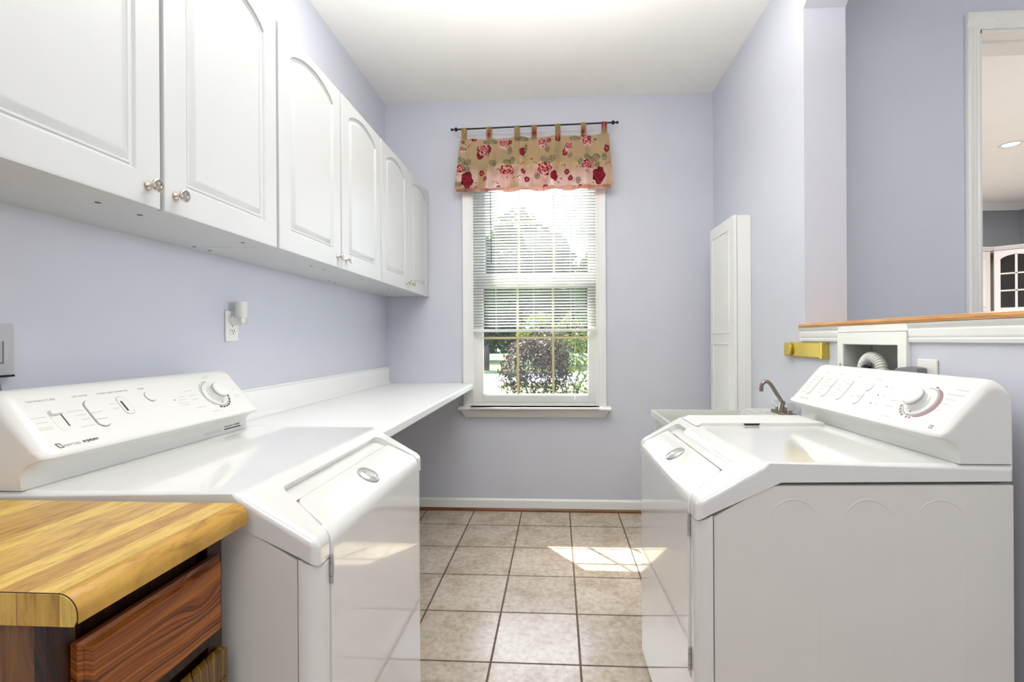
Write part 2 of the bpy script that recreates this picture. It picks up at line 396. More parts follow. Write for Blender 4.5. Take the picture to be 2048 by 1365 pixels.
# wooden cap on the half wall and the white band below it
bm = bmesh.new(); prism(bm, [(R-.012, 1.2725), (R-.016, 1.2805), (R-.012, 1.288), (R, 1.2905), (R+TH+.02, 1.2905), (R+TH+.03, 1.282), (R+TH+.02, 1.2725)], -.4, JY+.03, 'y')
for v in bm.verts:
    if v.co.y > JY and v.co.x > R: v.co.y = JY
capo = tag(fin('trim_2', bm, OAKCAP, auto=40), kind='structure')
bm = bmesh.new()
band = [(R, 1.212), (R-.008, 1.212), (R-.010, 1.222), (R-.006, 1.226), (R-.010, 1.232), (R-.011, 1.250), (R-.007, 1.255), (R-.013, 1.262), (R-.016, 1.271), (R, 1.271)]
prism(bm, band, 1.949, JY+.03, 'y'); prism(bm, band, -.4, 1.574, 'y')
prism(bm, band[4:], 1.574, 1.949, 'y') if False else box(bm, R-.011, R, 1.574, 1.949, 1.2475, 1.271)
tag(fin('trim_3', bm, TRIM, auto=40), kind='structure')
# baseboards
def base(name, x0, x1, y):
    bm = bmesh.new(); prism(bm, [(y, .022), (y-.014, .022), (y-.014, .070), (y-.010, .078), (y-.005, .085), (y, .087)], x0, x1, 'x')
    return tag(fin(name, bm, TRIM, auto=40), kind='structure')
base('baseboard_far', L, R, D)
bm = bmesh.new(); prism(bm, [(D, 0), (D-.022, 0), (D-.021, .010), (D-.016, .019), (D-.008, .0225), (D, .0225)], L, R, 'x')
tag(fin('trim_4', bm, SHOE, auto=50), kind='structure')
struct('baseboard_right', [(R-.014, R, 1.95, D-.02, .0, .087)], TRIM, .003)
# kitchen crown
bm = bmesh.new()
cr = [(0, 0), (-.012, 0), (-.02, .02), (-.05, .05), (-.07, .062), (-.07, .075), (0, .075)]
prism(bm, [(6.70+a, H-.075+b) for a, b in cr], 1.46, 6.02, 'x'); prism(bm, [(6.02+a, H-.075+b) for a, b in cr], 2.6, 6.70, 'y')
tag(fin('trim_5', bm, TRIM, auto=50), kind='structure')

# ------------------------------------------------------------------ window
win = empty('window_1', kind='structure', loc=(0, 0, 0))
bm = bmesh.new(); casing_leg(bm, -.620, -.676, D, .752, 2.50); casing_leg(bm, .292, .345, D, .752, 2.50)
box(bm, -.676, .345, D-.022, D, 2.50, 2.558, bev=.003)
fin('casing', bm, TRIM, win, auto=40)
bm = bmesh.new()   # jamb liners, stops and head
for x0, x1, y0, y1 in ((WX0-.014, WX0+.006, D-.012, 3.566), (WX1-.006, WX1+.013, D-.012, 3.566), (WX0+.006, WX0+.02, 3.478, 3.485), (WX1-.02, WX1-.006, 3.478, 3.485)):
    box(bm, x0, x1, y0, y1, .752, 2.50)
box(bm, WX0, WX1, D-.012, 3.566, 2.485, 2.50)
box(bm, WX0, WX1, D+.012, 3.60, .752, .775)
fin('jamb', bm, TRIM, win)
bm = bmesh.new(); prism(bm, [(D+.14, .728), (3.392, .728), (3.384, .733), (3.382, .740), (3.386, .748), (3.394, .752), (D+.14, .752)], WX0-.012, WX1+.012, 'x')
prism(bm, [(D-.0005, .728), (3.392, .728), (3.384, .733), (3.382, .740), (3.386, .748), (3.394, .752), (D-.0005, .752)], -.70, .370, 'x')
fin('stool', bm, TRIM, win, auto=40)
bm = bmesh.new(); a, b = prism(bm, [(D, .728), (D-.055, .728), (D-.045, .715), (D-.022, .682), (D-.016, .672), (D, .672)], -.684, .356, 'x')
for v in bm.verts:
    if v.co.z < .72: v.co.x += .022*(.72-v.co.z)/.048*(1 if v.co.x < 0 else -1)
fin('apron', bm, TRIM, win, auto=40)
def sash(x0, x1, z0, z1, gx0, gx1, gz0, gz1, y, t, hz):
    bm = bmesh.new()
    for d in ((x0, gx0, y, y+t, z0, z1), (gx1, x1, y, y+t, z0, z1), (gx0, gx1, y, y+t, z0, gz0), (gx0, gx1, y, y+t, gz1, z1)): box(bm, *d, bev=.002)
    # small inner step around the glass
    s_ = .007
    for d in ((gx0-.001, gx0+s_, y+.007, y+t-.004, gz0, gz1), (gx1-s_, gx1+.001, y+.007, y+t-.004, gz0, gz1), (gx0, gx1, y+.007, y+t-.004, gz0, gz0+s_), (gx0, gx1, y+.007, y+t-.004, gz1-s_, gz1)): box(bm, *d)
    o = fin('sash', bm, TRIM, win, auto=40)
    bm = bmesh.new(); box(bm, gx0, gx1, y+t*.5-.009, y+t*.5-.006, gz0, gz1); box(bm, gx0, gx1, y+t*.5+.006, y+t*.5+.009, gz0, gz1)
    fin('pane', bm, GLASS, o)
    bm = bmesh.new(); c = y+t*.5; w = gx1-gx0
    for k in (1, 2): box(bm, gx0+w*k/3-.008, gx0+w*k/3+.008, c-.004, c+.004, gz0, gz1)
    box(bm, gx0, gx1, c-.0042, c+.0042, hz-.008, hz+.008)
    fin('grille', bm, GRID, o); return o
sash(WX0+.006, WX1-.006, .776, 1.655, -.541, .226, .826, 1.606, 3.487, .034, 1.237)
sash(WX0+.006, WX1-.006, 1.600, 2.485, -.530, .232, 1.70, 2.44, 3.527, .034, 2.088)
bm = bmesh.new()
for x in (-.29, -.02): box(bm, x-.012, x+.012, 3.478, 3.505, 1.655, 1.663, bev=.002); lathe(bm, [(.006, 0), (.006, .006), (.004, .009)], (x, 3.49, 1.663))
fin('sash_lock', bm, LGREY, win)

# ------------------------------------------------------------------ mini blind
bl = empty('window_blind', 'white mini blind lowered two thirds over the window with a thick bottom rail', 'blind', (-.16, 3.44, 1.28))
def rel(o, x, y, z): return (x-o.location.x, y-o.location.y, z-o.location.z)
bm = bmesh.new(); BX0, BX1 = -.596, .272
zs = 1.322; k = 0
while zs < 2.44:
    y0, y1, tilt, crown = 3.435, 3.460, -.0045, .0014
    a = []
    for i in range(5):
        t = i/4; a.append((y0+(y1-y0)*t, zs+tilt*(t-.5)*2+crown*(1-(2*t-1)**2)))
    sag = 0
    va = [[bm.verts.new(rel(bl, x, yy, zz)) for yy, zz in a] for x in (BX0, BX1)]
    for i in range(4): bm.faces.new((va[0][i], va[0][i+1], va[1][i+1], va[1][i]))
    zs += .0207; k += 1
o = fin('slats', bm, None, bl, smooth=True, recalc=False)
m = N('white_vinyl_slat'); m.b.inputs['Base Color'].default_value = lin((244, 244, 242)); m.b.inputs['Roughness'].default_value = .4
tr = m.n('BsdfTranslucent'); tr.inputs[0].default_value = (.9, .9, .88, 1); mx = m.n('MixShader'); mx.inputs[0].default_value = .38
m.l(m.b.outputs[0], mx.inputs[1]); m.l(tr.outputs[0], mx.inputs[2]); m.l(mx.outputs[0], m.out.inputs[0]); o.data.materials.append(m.m)
so = o.modifiers.new('thick', 'SOLIDIFY'); so.thickness = .0005
def RB(name, x0, x1, y0, y1, z0, z1, mat, par, bev=0):
    q = par.location; return B(name, (x0-q.x, x1-q.x, y0-q.y, y1-q.y, z0-q.z, z1-q.z), mat, par, bev)
RB('bottom_rail', BX0-.003, BX1+.003, 3.432, 3.461, 1.280, 1.300, PLAS, bl, .004)
RB('head_rail', BX0, BX1, 3.430, 3.465, 2.445, 2.480, PLAS, bl, .003)
bm = bmesh.new()
for x in (-.435, -.167, .095):
    for y in (3.4345, 3.4605): tube(bm, [rel(bl, x, y, 1.30), rel(bl, x, y, 2.45)], .0006, 5)
    tube(bm, [rel(bl, x+.004, 3.447, 1.30), rel(bl, x+.004, 3.447, 2.45)], .0005, 5)
fin('ladder_cord', bm, PLAS, bl)
bm = bmesh.new(); tube(bm, [rel(bl, .126, 3.426, .83), rel(bl, .124, 3.426, 2.46)], .0011, 6)
lathe(bm, [(.002, 0), (.006, -.006), (.007, -.018), (.008, -.034), (.0, -.036)], rel(bl, .126, 3.426, .832))
fin('pull_cord', bm, PLAS, bl, auto=40)
bm = bmesh.new(); tube(bm, [rel(bl, -.462, 3.424, 1.76), rel(bl, -.466, 3.424, 2.1), rel(bl, -.466, 3.427, 2.46)], .003, 6)
tag(fin('tilt_wand', bm, WAND, bl, auto=40), 'brown tilt wand')
for x in (-.435, -.167, .095):
    bm = bmesh.new(); lathe(bm, [(.006, 0), (.006, .004), (.003, .006)], rel(bl, x, 3.432, 1.290), (0, -1, 0), 10)
    fin('rail_button', bm, PLAS2, bl)

# ------------------------------------------------------------------ curtain rod and valance
rod = empty('curtain_rod', 'thin black curtain rod with ball finials above the window', 'curtain rod', (-.16, 3.39, 2.71))
bm = bmesh.new(); p0 = Vector((-.715, 3.39, 2.707)); p1 = Vector((.405, 3.39, 2.722)); q0 = Vector(rel(rod, *p0)); q1 = Vector(rel(rod, *p1))
tube(bm, [q0, q1], .0055, 10); fin('pole', bm, BLACK, rod, auto=40)
for q, sgn in ((q0, -1), (q1, 1)):
    bm = bmesh.new(); d = (q1-q0).normalized()*sgn
    lathe(bm, [(.006, -.022), (.012, -.020), (.0145, -.012), (.012, -.004), (.006, -.002), (.004, .004), (.007, .010), (.010, .016), (.007, .024), (0, .027)], q, d, 14)
    fin('finial', bm, BLACK, rod, smooth=True)
for x in (-.655, .342):
    bm = bmesh.new(); z = 2.707+(x+.715)*.0134
    tube(bm, [rel(rod, x, D, z), rel(rod, x, 3.42, z), rel(rod, x, 3.394, z)], .003, 8)
    lathe(bm, [(.009, 0), (.009, .003), (.005, .006)], rel(rod, x, D, z), (0, -1, 0), 12)
    fin('bracket', bm, BLACK, rod, auto=40)

def hsh(x, y):
    v = sin(x*127.1+y*311.7)*43758.5453; return v-math.floor(v)
def vn(x, y):
    xi, yi = math.floor(x), math.floor(y); fx, fy = x-xi, y-yi; fx = fx*fx*(3-2*fx); fy = fy*fy*(3-2*fy)
    return (hsh(xi, yi)*(1-fx)+hsh(xi+1, yi)*fx)*(1-fy)+(hsh(xi, yi+1)*(1-fx)+hsh(xi+1, yi+1)*fx)*fy
RED, PINK, DRK, OLV, GRY, PEA = (150, 22, 44), (224, 120, 130), (96, 14, 30), (128, 122, 84), (158, 150, 122), (236, 190, 160)
# motifs in photo-crop coordinates (1621 x 1365 crop of the valance)
MOT = []
def rose(x, y, r, a=1.0): MOT.append(('rose', x, y, r, r*a))
def bud(x, y, r, a=1.3): MOT.append(('bud', x, y, r, r*a))
def leaf(x, y, rx, ry, ang): MOT.append(('leaf', x, y, rx, ry, ang))
def dots(x, y): MOT.append(('dots', x, y, 30, 30))
for x, y, r in ((570, 520, 58), (890, 505, 62), (1265, 475, 52), (170, 520, 46)): rose(x, y, r, 1.15)
for x, y, r in ((230, 600, 48), (972, 570, 30), (1355, 555, 50), (340, 385, 26), (702, 365, 24), (1068, 350, 22), (1422, 330, 22), (350, 350, 36), (415, 340, 24)): bud(x, y, r, 1.5)
for x, y, r in ((545, 290, 38), (875, 280, 36), (1250, 265, 40), (370, 340, 40), (1095, 310, 34), (190, 340, 24)): rose(x, y, r, 1.1)
for x, y, r in ((597, 272, 18), (930, 258, 18), (1275, 235, 16), (197, 275, 14), (290, 245, 22), (1005, 240, 22), (355, 540, 22), (385, 595, 17), (710, 530, 18), (742, 590, 22), (1083, 520, 20), (1112, 580, 20), (500, 668, 18), (605, 675, 20), (900, 660, 22), (1195, 655, 16), (410, 222, 22), (650, 228, 20), (805, 180, 26), (1222, 205, 22), (1400, 110, 20)): bud(x, y, r, 1.1)
for x, y, rx, ry, an in ((185, 440, 42, 30, .6), (235, 450, 30, 26, -.5), (230, 510, 28, 26, .2), (575, 445, 38, 26, .5), (615, 430, 26, 30, 0), (895, 425, 40, 26, .5), (940, 430, 24, 34, .3), (965, 420, 20, 30, .2), (1262, 405, 38, 24, .4), (1330, 400, 36, 30, -.7), (1340, 460, 24, 26, 0), (595, 340, 20, 34, 0), (915, 330, 20, 30, 0), (1110, 385, 18, 22, .4), (1400, 400, 20, 34, 0), (160, 640, 30, 20, 0), (1180, 600, 22, 30, 0), (430, 275, 60, 20, 0), (700, 250, 50, 20, 0), (1150, 240, 50, 18, 0), (450, 460, 30, 26, .3), (730, 330, 12, 40, .2), (1200, 440, 24, 24, .3), (830, 560, 26, 30, 0)): leaf(x, y, rx, ry, an)
for x, y in ((410, 385), (470, 620), (300, 640), (240, 310), (690, 480), (1060, 480), (1190, 470), (800, 430), (1320, 255), (1430, 460), (460, 440), (500, 500), (660, 600), (1020, 600), (1290, 600), (620, 560)): dots(x, y)
def smooth(a, b, t):
    t = max(0, min(1, (t-a)/(b-a))); return t*t*(3-2*t)
def prt(px, py):
    """printed rose pattern colour at crop pixel, plus a painted backlit glow low down"""
    n = vn(px/46, py/46); n2 = vn(px/13+9, py/13); base = (204, 176, 136)
    low_glow = smooth(430, 600, py)*smooth(.15, .6, vn(px/90+3, py/140))  # pink-white painted towards the hem as window light shining through
    c = [base[i]*(1-low_glow)+(242, 216, 208)[i]*low_glow for i in range(3)]
    w = .5+.5*n
    g = smooth(.66, .85, vn(px/60+20, py/60+7))*.25; c = [c[i]*(1-g)+GRY[i]*g for i in range(3)]
    for m_ in MOT:
        dx, dy = px-m_[1], py-m_[2]
        if abs(dx) > 95 or abs(dy) > 95: continue
        rx, ry = m_[3], m_[4]
        if m_[0] == 'leaf':
            ca, sa = cos(m_[5]), sin(m_[5]); X = (dx*ca+dy*sa)/rx; Y = (-dx*sa+dy*ca)/ry
            d = math.hypot(X, Y)+.25*(n2-.5)
            if d < 1:
                k_ = .75; cc = GRY if n2 > .35 else OLV
                if d > .8: cc = (92, 84, 62); k_ = .6
                if abs(Y) < .12: cc = (112, 104, 74)
                c = [c[i]*(1-k_)+cc[i]*k_ for i in range(3)]
            continue
        if m_[0] == 'dots':
            for q in range(4):
                ex, ey = (hsh(m_[1], q)-.5)*50, (hsh(m_[2], q+7)-.5)*50
                if math.hypot(dx-ex, dy-ey) < 5: c = list(DRK)
            continue
        ang = math.atan2(dy, dx); d = math.hypot(dx/rx, dy/ry)
        d += .16*sin(ang*5+m_[1])*.6+.22*(n2-.5)
        if m_[0] == 'rose':
            if d < 1.25:
                sw = sin(d*13+ang*2.0+vn(px/20, py/20)*5)
                if d < 1:
                    cc = RED if sw > .0 else (232, 150, 156) if sw > -.7 else PEA
                    if dy > ry*.35 and n2 > .4: cc = (240, 206, 204)
                    c = list(cc)
                else:
                    k_ = (1.25-d)/.25*.8; c = [c[i]*(1-k_)+(238, 190, 190)[i]*k_ for i in range(3)]
        else:
            if d < 1:
                sw = sin(d*9+ang*3); cc = (132, 16, 40) if sw > -.3 else (170, 40, 62)
                if d < .35 and rx < 24: cc = PINK
                if d > .88: cc = (92, 16, 28)
                c = list(cc)
    return lin(c)
VSC = 380/1621
def crop_at(x, z, y=3.38):
    """photo-crop coordinate of a cloth point, used once to lay out the printed motifs"""
    d = Vector((x, y, z))-Vector((0, 0, EYE)); f = d.dot(fwd); u = CX+FPX*d.dot(r2)/f; v = CY-FPX*d.dot(u2)/f
    return (u-880)/VSC, (v-220)/VSC
def cloth_mat():
    m = N('rose_print_cotton'); at = m.n('VertexColor', layer_name='print')
    m.l(at.outputs['Color'], m.b.inputs['Base Color']); m.b.inputs['Roughness'].default_value = .85
    m.bump(m.noise(m.obj(), 900, 2), .2, .0005)
    tr = m.n('BsdfTranslucent'); m.l(at.outputs['Color'], tr.inputs[0]); mx = m.n('MixShader'); mx.inputs[0].default_value = .5
    m.l(m.b.outputs[0], mx.inputs[1]); m.l(tr.outputs[0], mx.inputs[2]); m.l(mx.outputs[0], m.out.inputs[0]); return m.m
CLOTH = cloth_mat()
val = empty('window_valance', 'short tab-top valance printed with red roses on a beige ground', 'curtain', (-.16, 3.37, 2.45))
def colour(me, fn):
    ca = me.color_attributes.new('print', 'FLOAT_COLOR', 'POINT')
    for i, v in enumerate(me.vertices): ca.data[i].color = fn(v.co)
NX, NZ = 330, 96; bm = bmesh.new(); grid = []
def zt_(t): return 2.632+.010*t+.004*sin(t*21)
for j in range(NZ+1):
    s_ = j/NZ; row = []
    for i in range(NX+1):
        t = i/NX
        xt = -.672+1.036*t; xb = -.712+1.106*t; x = xt+(xb-xt)*s_
        amp = .010+.020*s_
        w = sin(t*2*pi*5.2+.6)+.5*sin(t*2*pi*9.3+2+s_)+.35*sin(t*2*pi*14.7+1.2*s_)
        calm = min(1, .35+2.2*(.5-abs(t-.5)))
        y = 3.385-.012*s_-amp*w*calm*.75
        zb = 2.284+.006*t+(.008*sin(t*2*pi*5.2+.6+pi)+.004*sin(t*2*pi*8.7))*calm
        z = zt_(t)+(zb-zt_(t))*s_
        row.append(bm.verts.new(rel(val, x, y, z)))
    grid.append(row)
for j in range(NZ):
    for i in range(NX): bm.faces.new((grid[j][i], grid[j+1][i], grid[j+1][i+1], grid[j][i+1]))
o = fin('cloth_panel', bm, CLOTH, val, smooth=True, recalc=False)
vl = val.location
colour(o.data, lambda c: prt(*crop_at(c.x+vl.x, c.z+vl.z)))
bm = bmesh.new(); grid = []   # back layer: the pink lining that hangs a little lower
for j in range(7):
    row = []
    for i in range(161):
        t = i/160; x = -.705+1.085*t; w = sin(t*2*pi*5.2+2.4)+.5*sin(t*2*pi*8.1)
        row.append(bm.verts.new(rel(val, x, 3.402-.008*w, 2.42-(.150+.010*sin(t*2*pi*5.2+2.6)*min(1, 3*(.5-abs(t-.5))))*j/6)))
    grid.append(row)
for j in range(6):
    for i in range(160): bm.faces.new((grid[j][i], grid[j+1][i], grid[j+1][i+1], grid[j][i+1]))
o = fin('lining', bm, CLOTH, val, smooth=True, recalc=False); colour(o.data, lambda c: lin((214, 158, 146)) if vn(c.x*60, c.z*60) > .3 else lin((200, 132, 128)))
for px in (930, 978, 1034, 1068, 1115, 1167, 1207):
    x = (px-1119)/973.2*3.39+.012; z = 2.707+(x+.715)*.0134
    x = {930: -.645, 978: -.468, 1034: -.272, 1068: -.153, 1115: .012, 1167: .190, 1207: .332}[px]; bm = bmesh.new(); rows = []
    path = [(3.384, 2.625), (3.380, 2.66), (3.3815, z-.006)]+[(3.39-.0085*cos(a), z+.0085*sin(a)) for a in [k*pi/8 for k in range(9)]]+[(3.398, z-.01), (3.394, 2.66), (3.389, 2.625)]
    for y, zz in path:
        rows.append([bm.verts.new(rel(val, x-.019+.038*i/8, y-.0012*sin(i*pi/8), zz)) for i in range(9)])
    for a, b in zip(rows, rows[1:]):
        for i in range(8): bm.faces.new((a[i], b[i], b[i+1], a[i+1]))
    o = fin('hanging_tab', bm, CLOTH, val, smooth=True, recalc=False)
    bg_ = lin((176, 150, 98))
    def fn(c, px=px):
        q = prt(*crop_at(c.x+vl.x, c.z+vl.z)); return q if q[0]-q[1] > .18 or vn(c.x*90, c.z*90) > .75 else bg_
    colour(o.data, fn)

# ------------------------------------------------------------------ wall cabinets
XC = -.923; CW = .4756; CZ0, CZ1 = 1.535, 2.297; YE = D-.002
def knob(par, y, z):
    bm = bmesh.new()
    lathe(bm, [(.009, 0), (.0095, .002), (.006, .005), (.0042, .009), (.0045, .014), (.0075, .018), (.0135, .021), (.0155, .024), (.015, .027), (.011, .0285), (.0085, .0275), (.006, .0285), (.003, .0292), (0, .0295)], (XC, y, z), (1, 0, 0), 28)
    fin('knob', bm, NICK, par, smooth=True)
def wall_door(par, y0, y1, knob_y):
    """raised-panel door with an arched groove: the flat face, a moulded groove and the field"""
    t = .019; x0 = XC-t; x1 = XC
    w = y1-y0
    def ring(off, x):
        """closed outline of the arched panel, offset inwards"""
        a, b = y0+.068+off, y1-.068-off; zb = CZ0+.072+off; zs = CZ0+.672-off*.3; rise = .055
        n = 20; pts = [(a, zb), (b, zb), (b, zs)]
        for i in range(1, n):
            tt = i/n; yy = b+(a-b)*tt; pts.append((yy, zs+(rise-off*.5)*sin(pi*tt)**.62))
        pts.append((a, zs)); return [(x, p, q) for p, q in pts]
    bm = bmesh.new()
    rings = [ring(0, x1), ring(.004, x1-.0065), ring(.008, x1-.0080), ring(.0105, x1-.0055), ring(.0135, x1-.0058), ring(.0155, x1-.0080), ring(.019, x1-.0080), ring(.030, x1-.0012), ring(.036, x1)]
    vr = [[bm.verts.new(p) for p in r] for r in rings]; n = len(vr[0])
    for a, b in zip(vr, vr[1:]):
        for i in range(n): bm.faces.new((a[i], a[(i+1) % n], b[(i+1) % n], b[i]))
    bm.faces.new(vr[-1])
    # outer border with eased edges
    e = .006
    def rect(o_, x): return [bm.verts.new((x, y0+o_, CZ0+o_)), bm.verts.new((x, y1-o_, CZ0+o_)), bm.verts.new((x, y1-o_, CZ1-o_)), bm.verts.new((x, y0+o_, CZ1-o_))]
    ro = [rect(0, x0), rect(0, x1-e), rect(e*.3, x1-e*.3), rect(e, x1)]
    for a, b in zip(ro, ro[1:]):
        for i in range(4): bm.faces.new((a[i], a[(i+1) % 4], b[(i+1) % 4], b[i]))
    bm.faces.new(ro[0][::-1])
    fa = ro[-1]; P_ = vr[0]
    # bridge border and panel: bottom, right, top, left
    bm.faces.new((fa[0], fa[1], P_[1], P_[0])); bm.faces.new((fa[1], fa[2], P_[2], P_[1]))
    bm.faces.new((fa[3], fa[0], P_[0], P_[n-1]))
    tops = [bm.verts.new((x1, P_[i].co.y, CZ1-e)) for i in range(3, n-1)]
    chain = [fa[2]]+tops+[fa[3]]; pan = [P_[2]]+[P_[i] for i in range(3, n-1)]+[P_[n-1]]
    for i in range(len(chain)-1): bm.faces.new((chain[i], chain[i+1], pan[i+1], pan[i]))
    o = fin('door', bm, CABW, par, auto=35); knob(o, knob_y, CZ0+.045)
cab_lab = ['white wall cabinet nearest the camera, its doors cut off by the top of the frame', 'middle white wall cabinet with an arched-panel door pair', 'white wall cabinet at the window wall, farthest from the camera']
for i in range(3):
    yb = YE-2*CW*(3-i); ya = yb+2*CW
    c = empty('wall_cabinet', cab_lab[i], 'cabinet', group='white wall cabinets in a row')
    bm = bmesh.new(); box(bm, L+.001, XC-.021, yb+.0015, ya-.0015, CZ0+.006, CZ1-.003)
    fin('body', bm, CABW, c)
    g = .0060
    wall_door(c, yb+g, yb+CW-g*.8, yb+CW-.043); wall_door(c, yb+CW+g*.8, ya-g, yb+CW+.037)
    for y_, x_ in ((.05, -1.20), (.88, -1.0), (.42, -1.03), (.53, -1.03), (.93, -1.20)):   # screws underneath
        bm = bmesh.new(); lathe(bm, [(.006, 0), (.006, .0012), (0, .0012)], (x_, yb+y_, CZ0+.0062), (0, 0, -1), 10)
        fin('screw', bm, INK, c)

# ------------------------------------------------------------------ white laminate counter
wc = empty('laminate_counter', 'white laminate counter with backsplash running from the dryer to the window', 'counter')
bm = bmesh.new()
pts = [(L+.001, 1.618), (-.615, 1.618), (-.600, 1.633), (-.600, 3.43), (-.612, 3.448), (-.690, 3.448), (-.690, D-.001), (L+.001, D-.001)]
prism(bm, pts, .875, .915, 'z', bev=.009, seg=3, bev_filter=lambda e: min(v.co.x for v in e.verts) > -.62 and abs(e.verts[0].co.z-e.verts[1].co.z) < .001)
fin('worktop', bm, LAM, wc, auto=40)
bm = bmesh.new(); prism(bm, [(L+.001, .9155), (L+.034, .9155), (L+.026, .922), (L+.021, .935), (L+.021, 1.020), (L+.017, 1.026), (L+.001, 1.026)], 1.618, D-.001, 'y')
prism(bm, [(L+.001, 1.0265), (L+.010, 1.0265), (L+.010, 1.034), (L+.001, 1.036)], 1.618, D-.001, 'y')
fin('backsplash', bm, LAM, wc, auto=40)
B('wall_cleat', (L+.001, L+.021, 1.7, 3.4, .80, .874), TRIM, wc)

# ------------------------------------------------------------------ butcher-block counter and oak base cabinet
bc = empty('butcher_block_counter', 'butcher-block counter with a rolled front edge beside the dryer', 'counter')
y0, y1 = .556, .882; xf = -.582; zt = .922; zb = .885
bm = bmesh.new()
pr = [(L+.001, zb), (-.70, zb), (xf, zb+.0)] + [(xf, zt-.026)] + [(xf-.026+.026*cos(a), zt-.026+.026*sin(a)) for a in [k*pi/2/8 for k in range(1, 9)]] + [(L+.001, zt)]
prism(bm, pr, y0+.0010, y1, 'y')
fin('worktop', bm, BUTCH, bc, auto=30)
bm = bmesh.new(); prism(bm, pr, y0+.0004, y0+.0010, 'y'); fin('seam_line', bm, DARK, bc)
bm = bmesh.new(); pr2 = [(L+.001, zb-.003), (xf-.004, zb-.003), (xf-.0010, zb+.004)]+[(xf-.0010, zt-.0265)]+[(xf-.0265+.0255*cos(a), zt-.0265+.0255*sin(a)) for a in [k*pi/2/8 for k in range(1, 9)]]+[(L+.001, zt-.0010)]
prism(bm, pr2, y0-.001, y0+.0004, 'y'); fin('end_cap', bm, BUTCHE, bc, auto=30)
oc = empty('base_cabinet', 'dark oak base cabinet with a drawer over a door below the butcher-block top', 'cabinet')
X0 = -.630
B('side_panel', (L+.001, X0-.019, .566, .576, .0, .884), OAKS, oc)
bm = bmesh.new(); box(bm, L+.001, X0-.019, .577, .874, .09, .884); fin('body', bm, OAKF, oc)
bm = bmesh.new()
for d in ((X0-.018, X0, .564, .600, .09, .8835), (X0-.018, X0, .840, .876, .09, .8835), (X0-.018, X0, .600, .840, .86, .8835), (X0-.018, X0, .600, .840, .676, .700), (X0-.018, X0, .600, .840, .09, .12)): box(bm, *d, bev=.001)
fin('face_frame', bm, OAKF, oc)
bm = bmesh.new()
def rfront(bm, ya, yb, za, zb_, x, t=.018, e=.010):
    def rr(o_, xx): return [bm.verts.new((xx, ya+o_, za+o_)), bm.verts.new((xx, yb-o_, za+o_)), bm.verts.new((xx, yb-o_, zb_-o_)), bm.verts.new((xx, ya+o_, zb_-o_))]
    rs = [rr(0, x), rr(0, x+t*.45), rr(e*.55, x+t*.62), rr(e*.75, x+t*.62), rr(e*1.2, x+t)]
    for a, b in zip(rs, rs[1:]):
        for i in range(4): bm.faces.new((a[i], a[(i+1) % 4], b[(i+1) % 4], b[i]))
    bm.faces.new(rs[0][::-1]); bm.faces.new(rs[-1])
rfront(bm, .592, .856, .700, .838, X0+.0005, .020, .009); fin('drawer', bm, OAK, oc)
bm = bmesh.new(); yA, yB, zA, zB = .592, .866, .13, .664
for d in ((yA, yB, zB-.052, zB), (yA, yB, zA, zA+.052), (yA, yA+.052, zA+.052, zB-.052), (yB-.052, yB, zA+.052, zB-.052)):
    box(bm, X0+.0005, X0+.0195, d[0], d[1], d[2], d[3], bev=.004, seg=2)
dr = fin('door', bm, OAKD, oc, auto=40)
bm = bmesh.new(); rfront(bm, yA+.050, yB-.050, zA+.050, zB-.050, X0+.001, .014, .022); fin('door_panel', bm, OAKD, dr)
B('toe_kick', (L+.05, X0-.07, .577, .874, 0, .09), OAKF, oc)

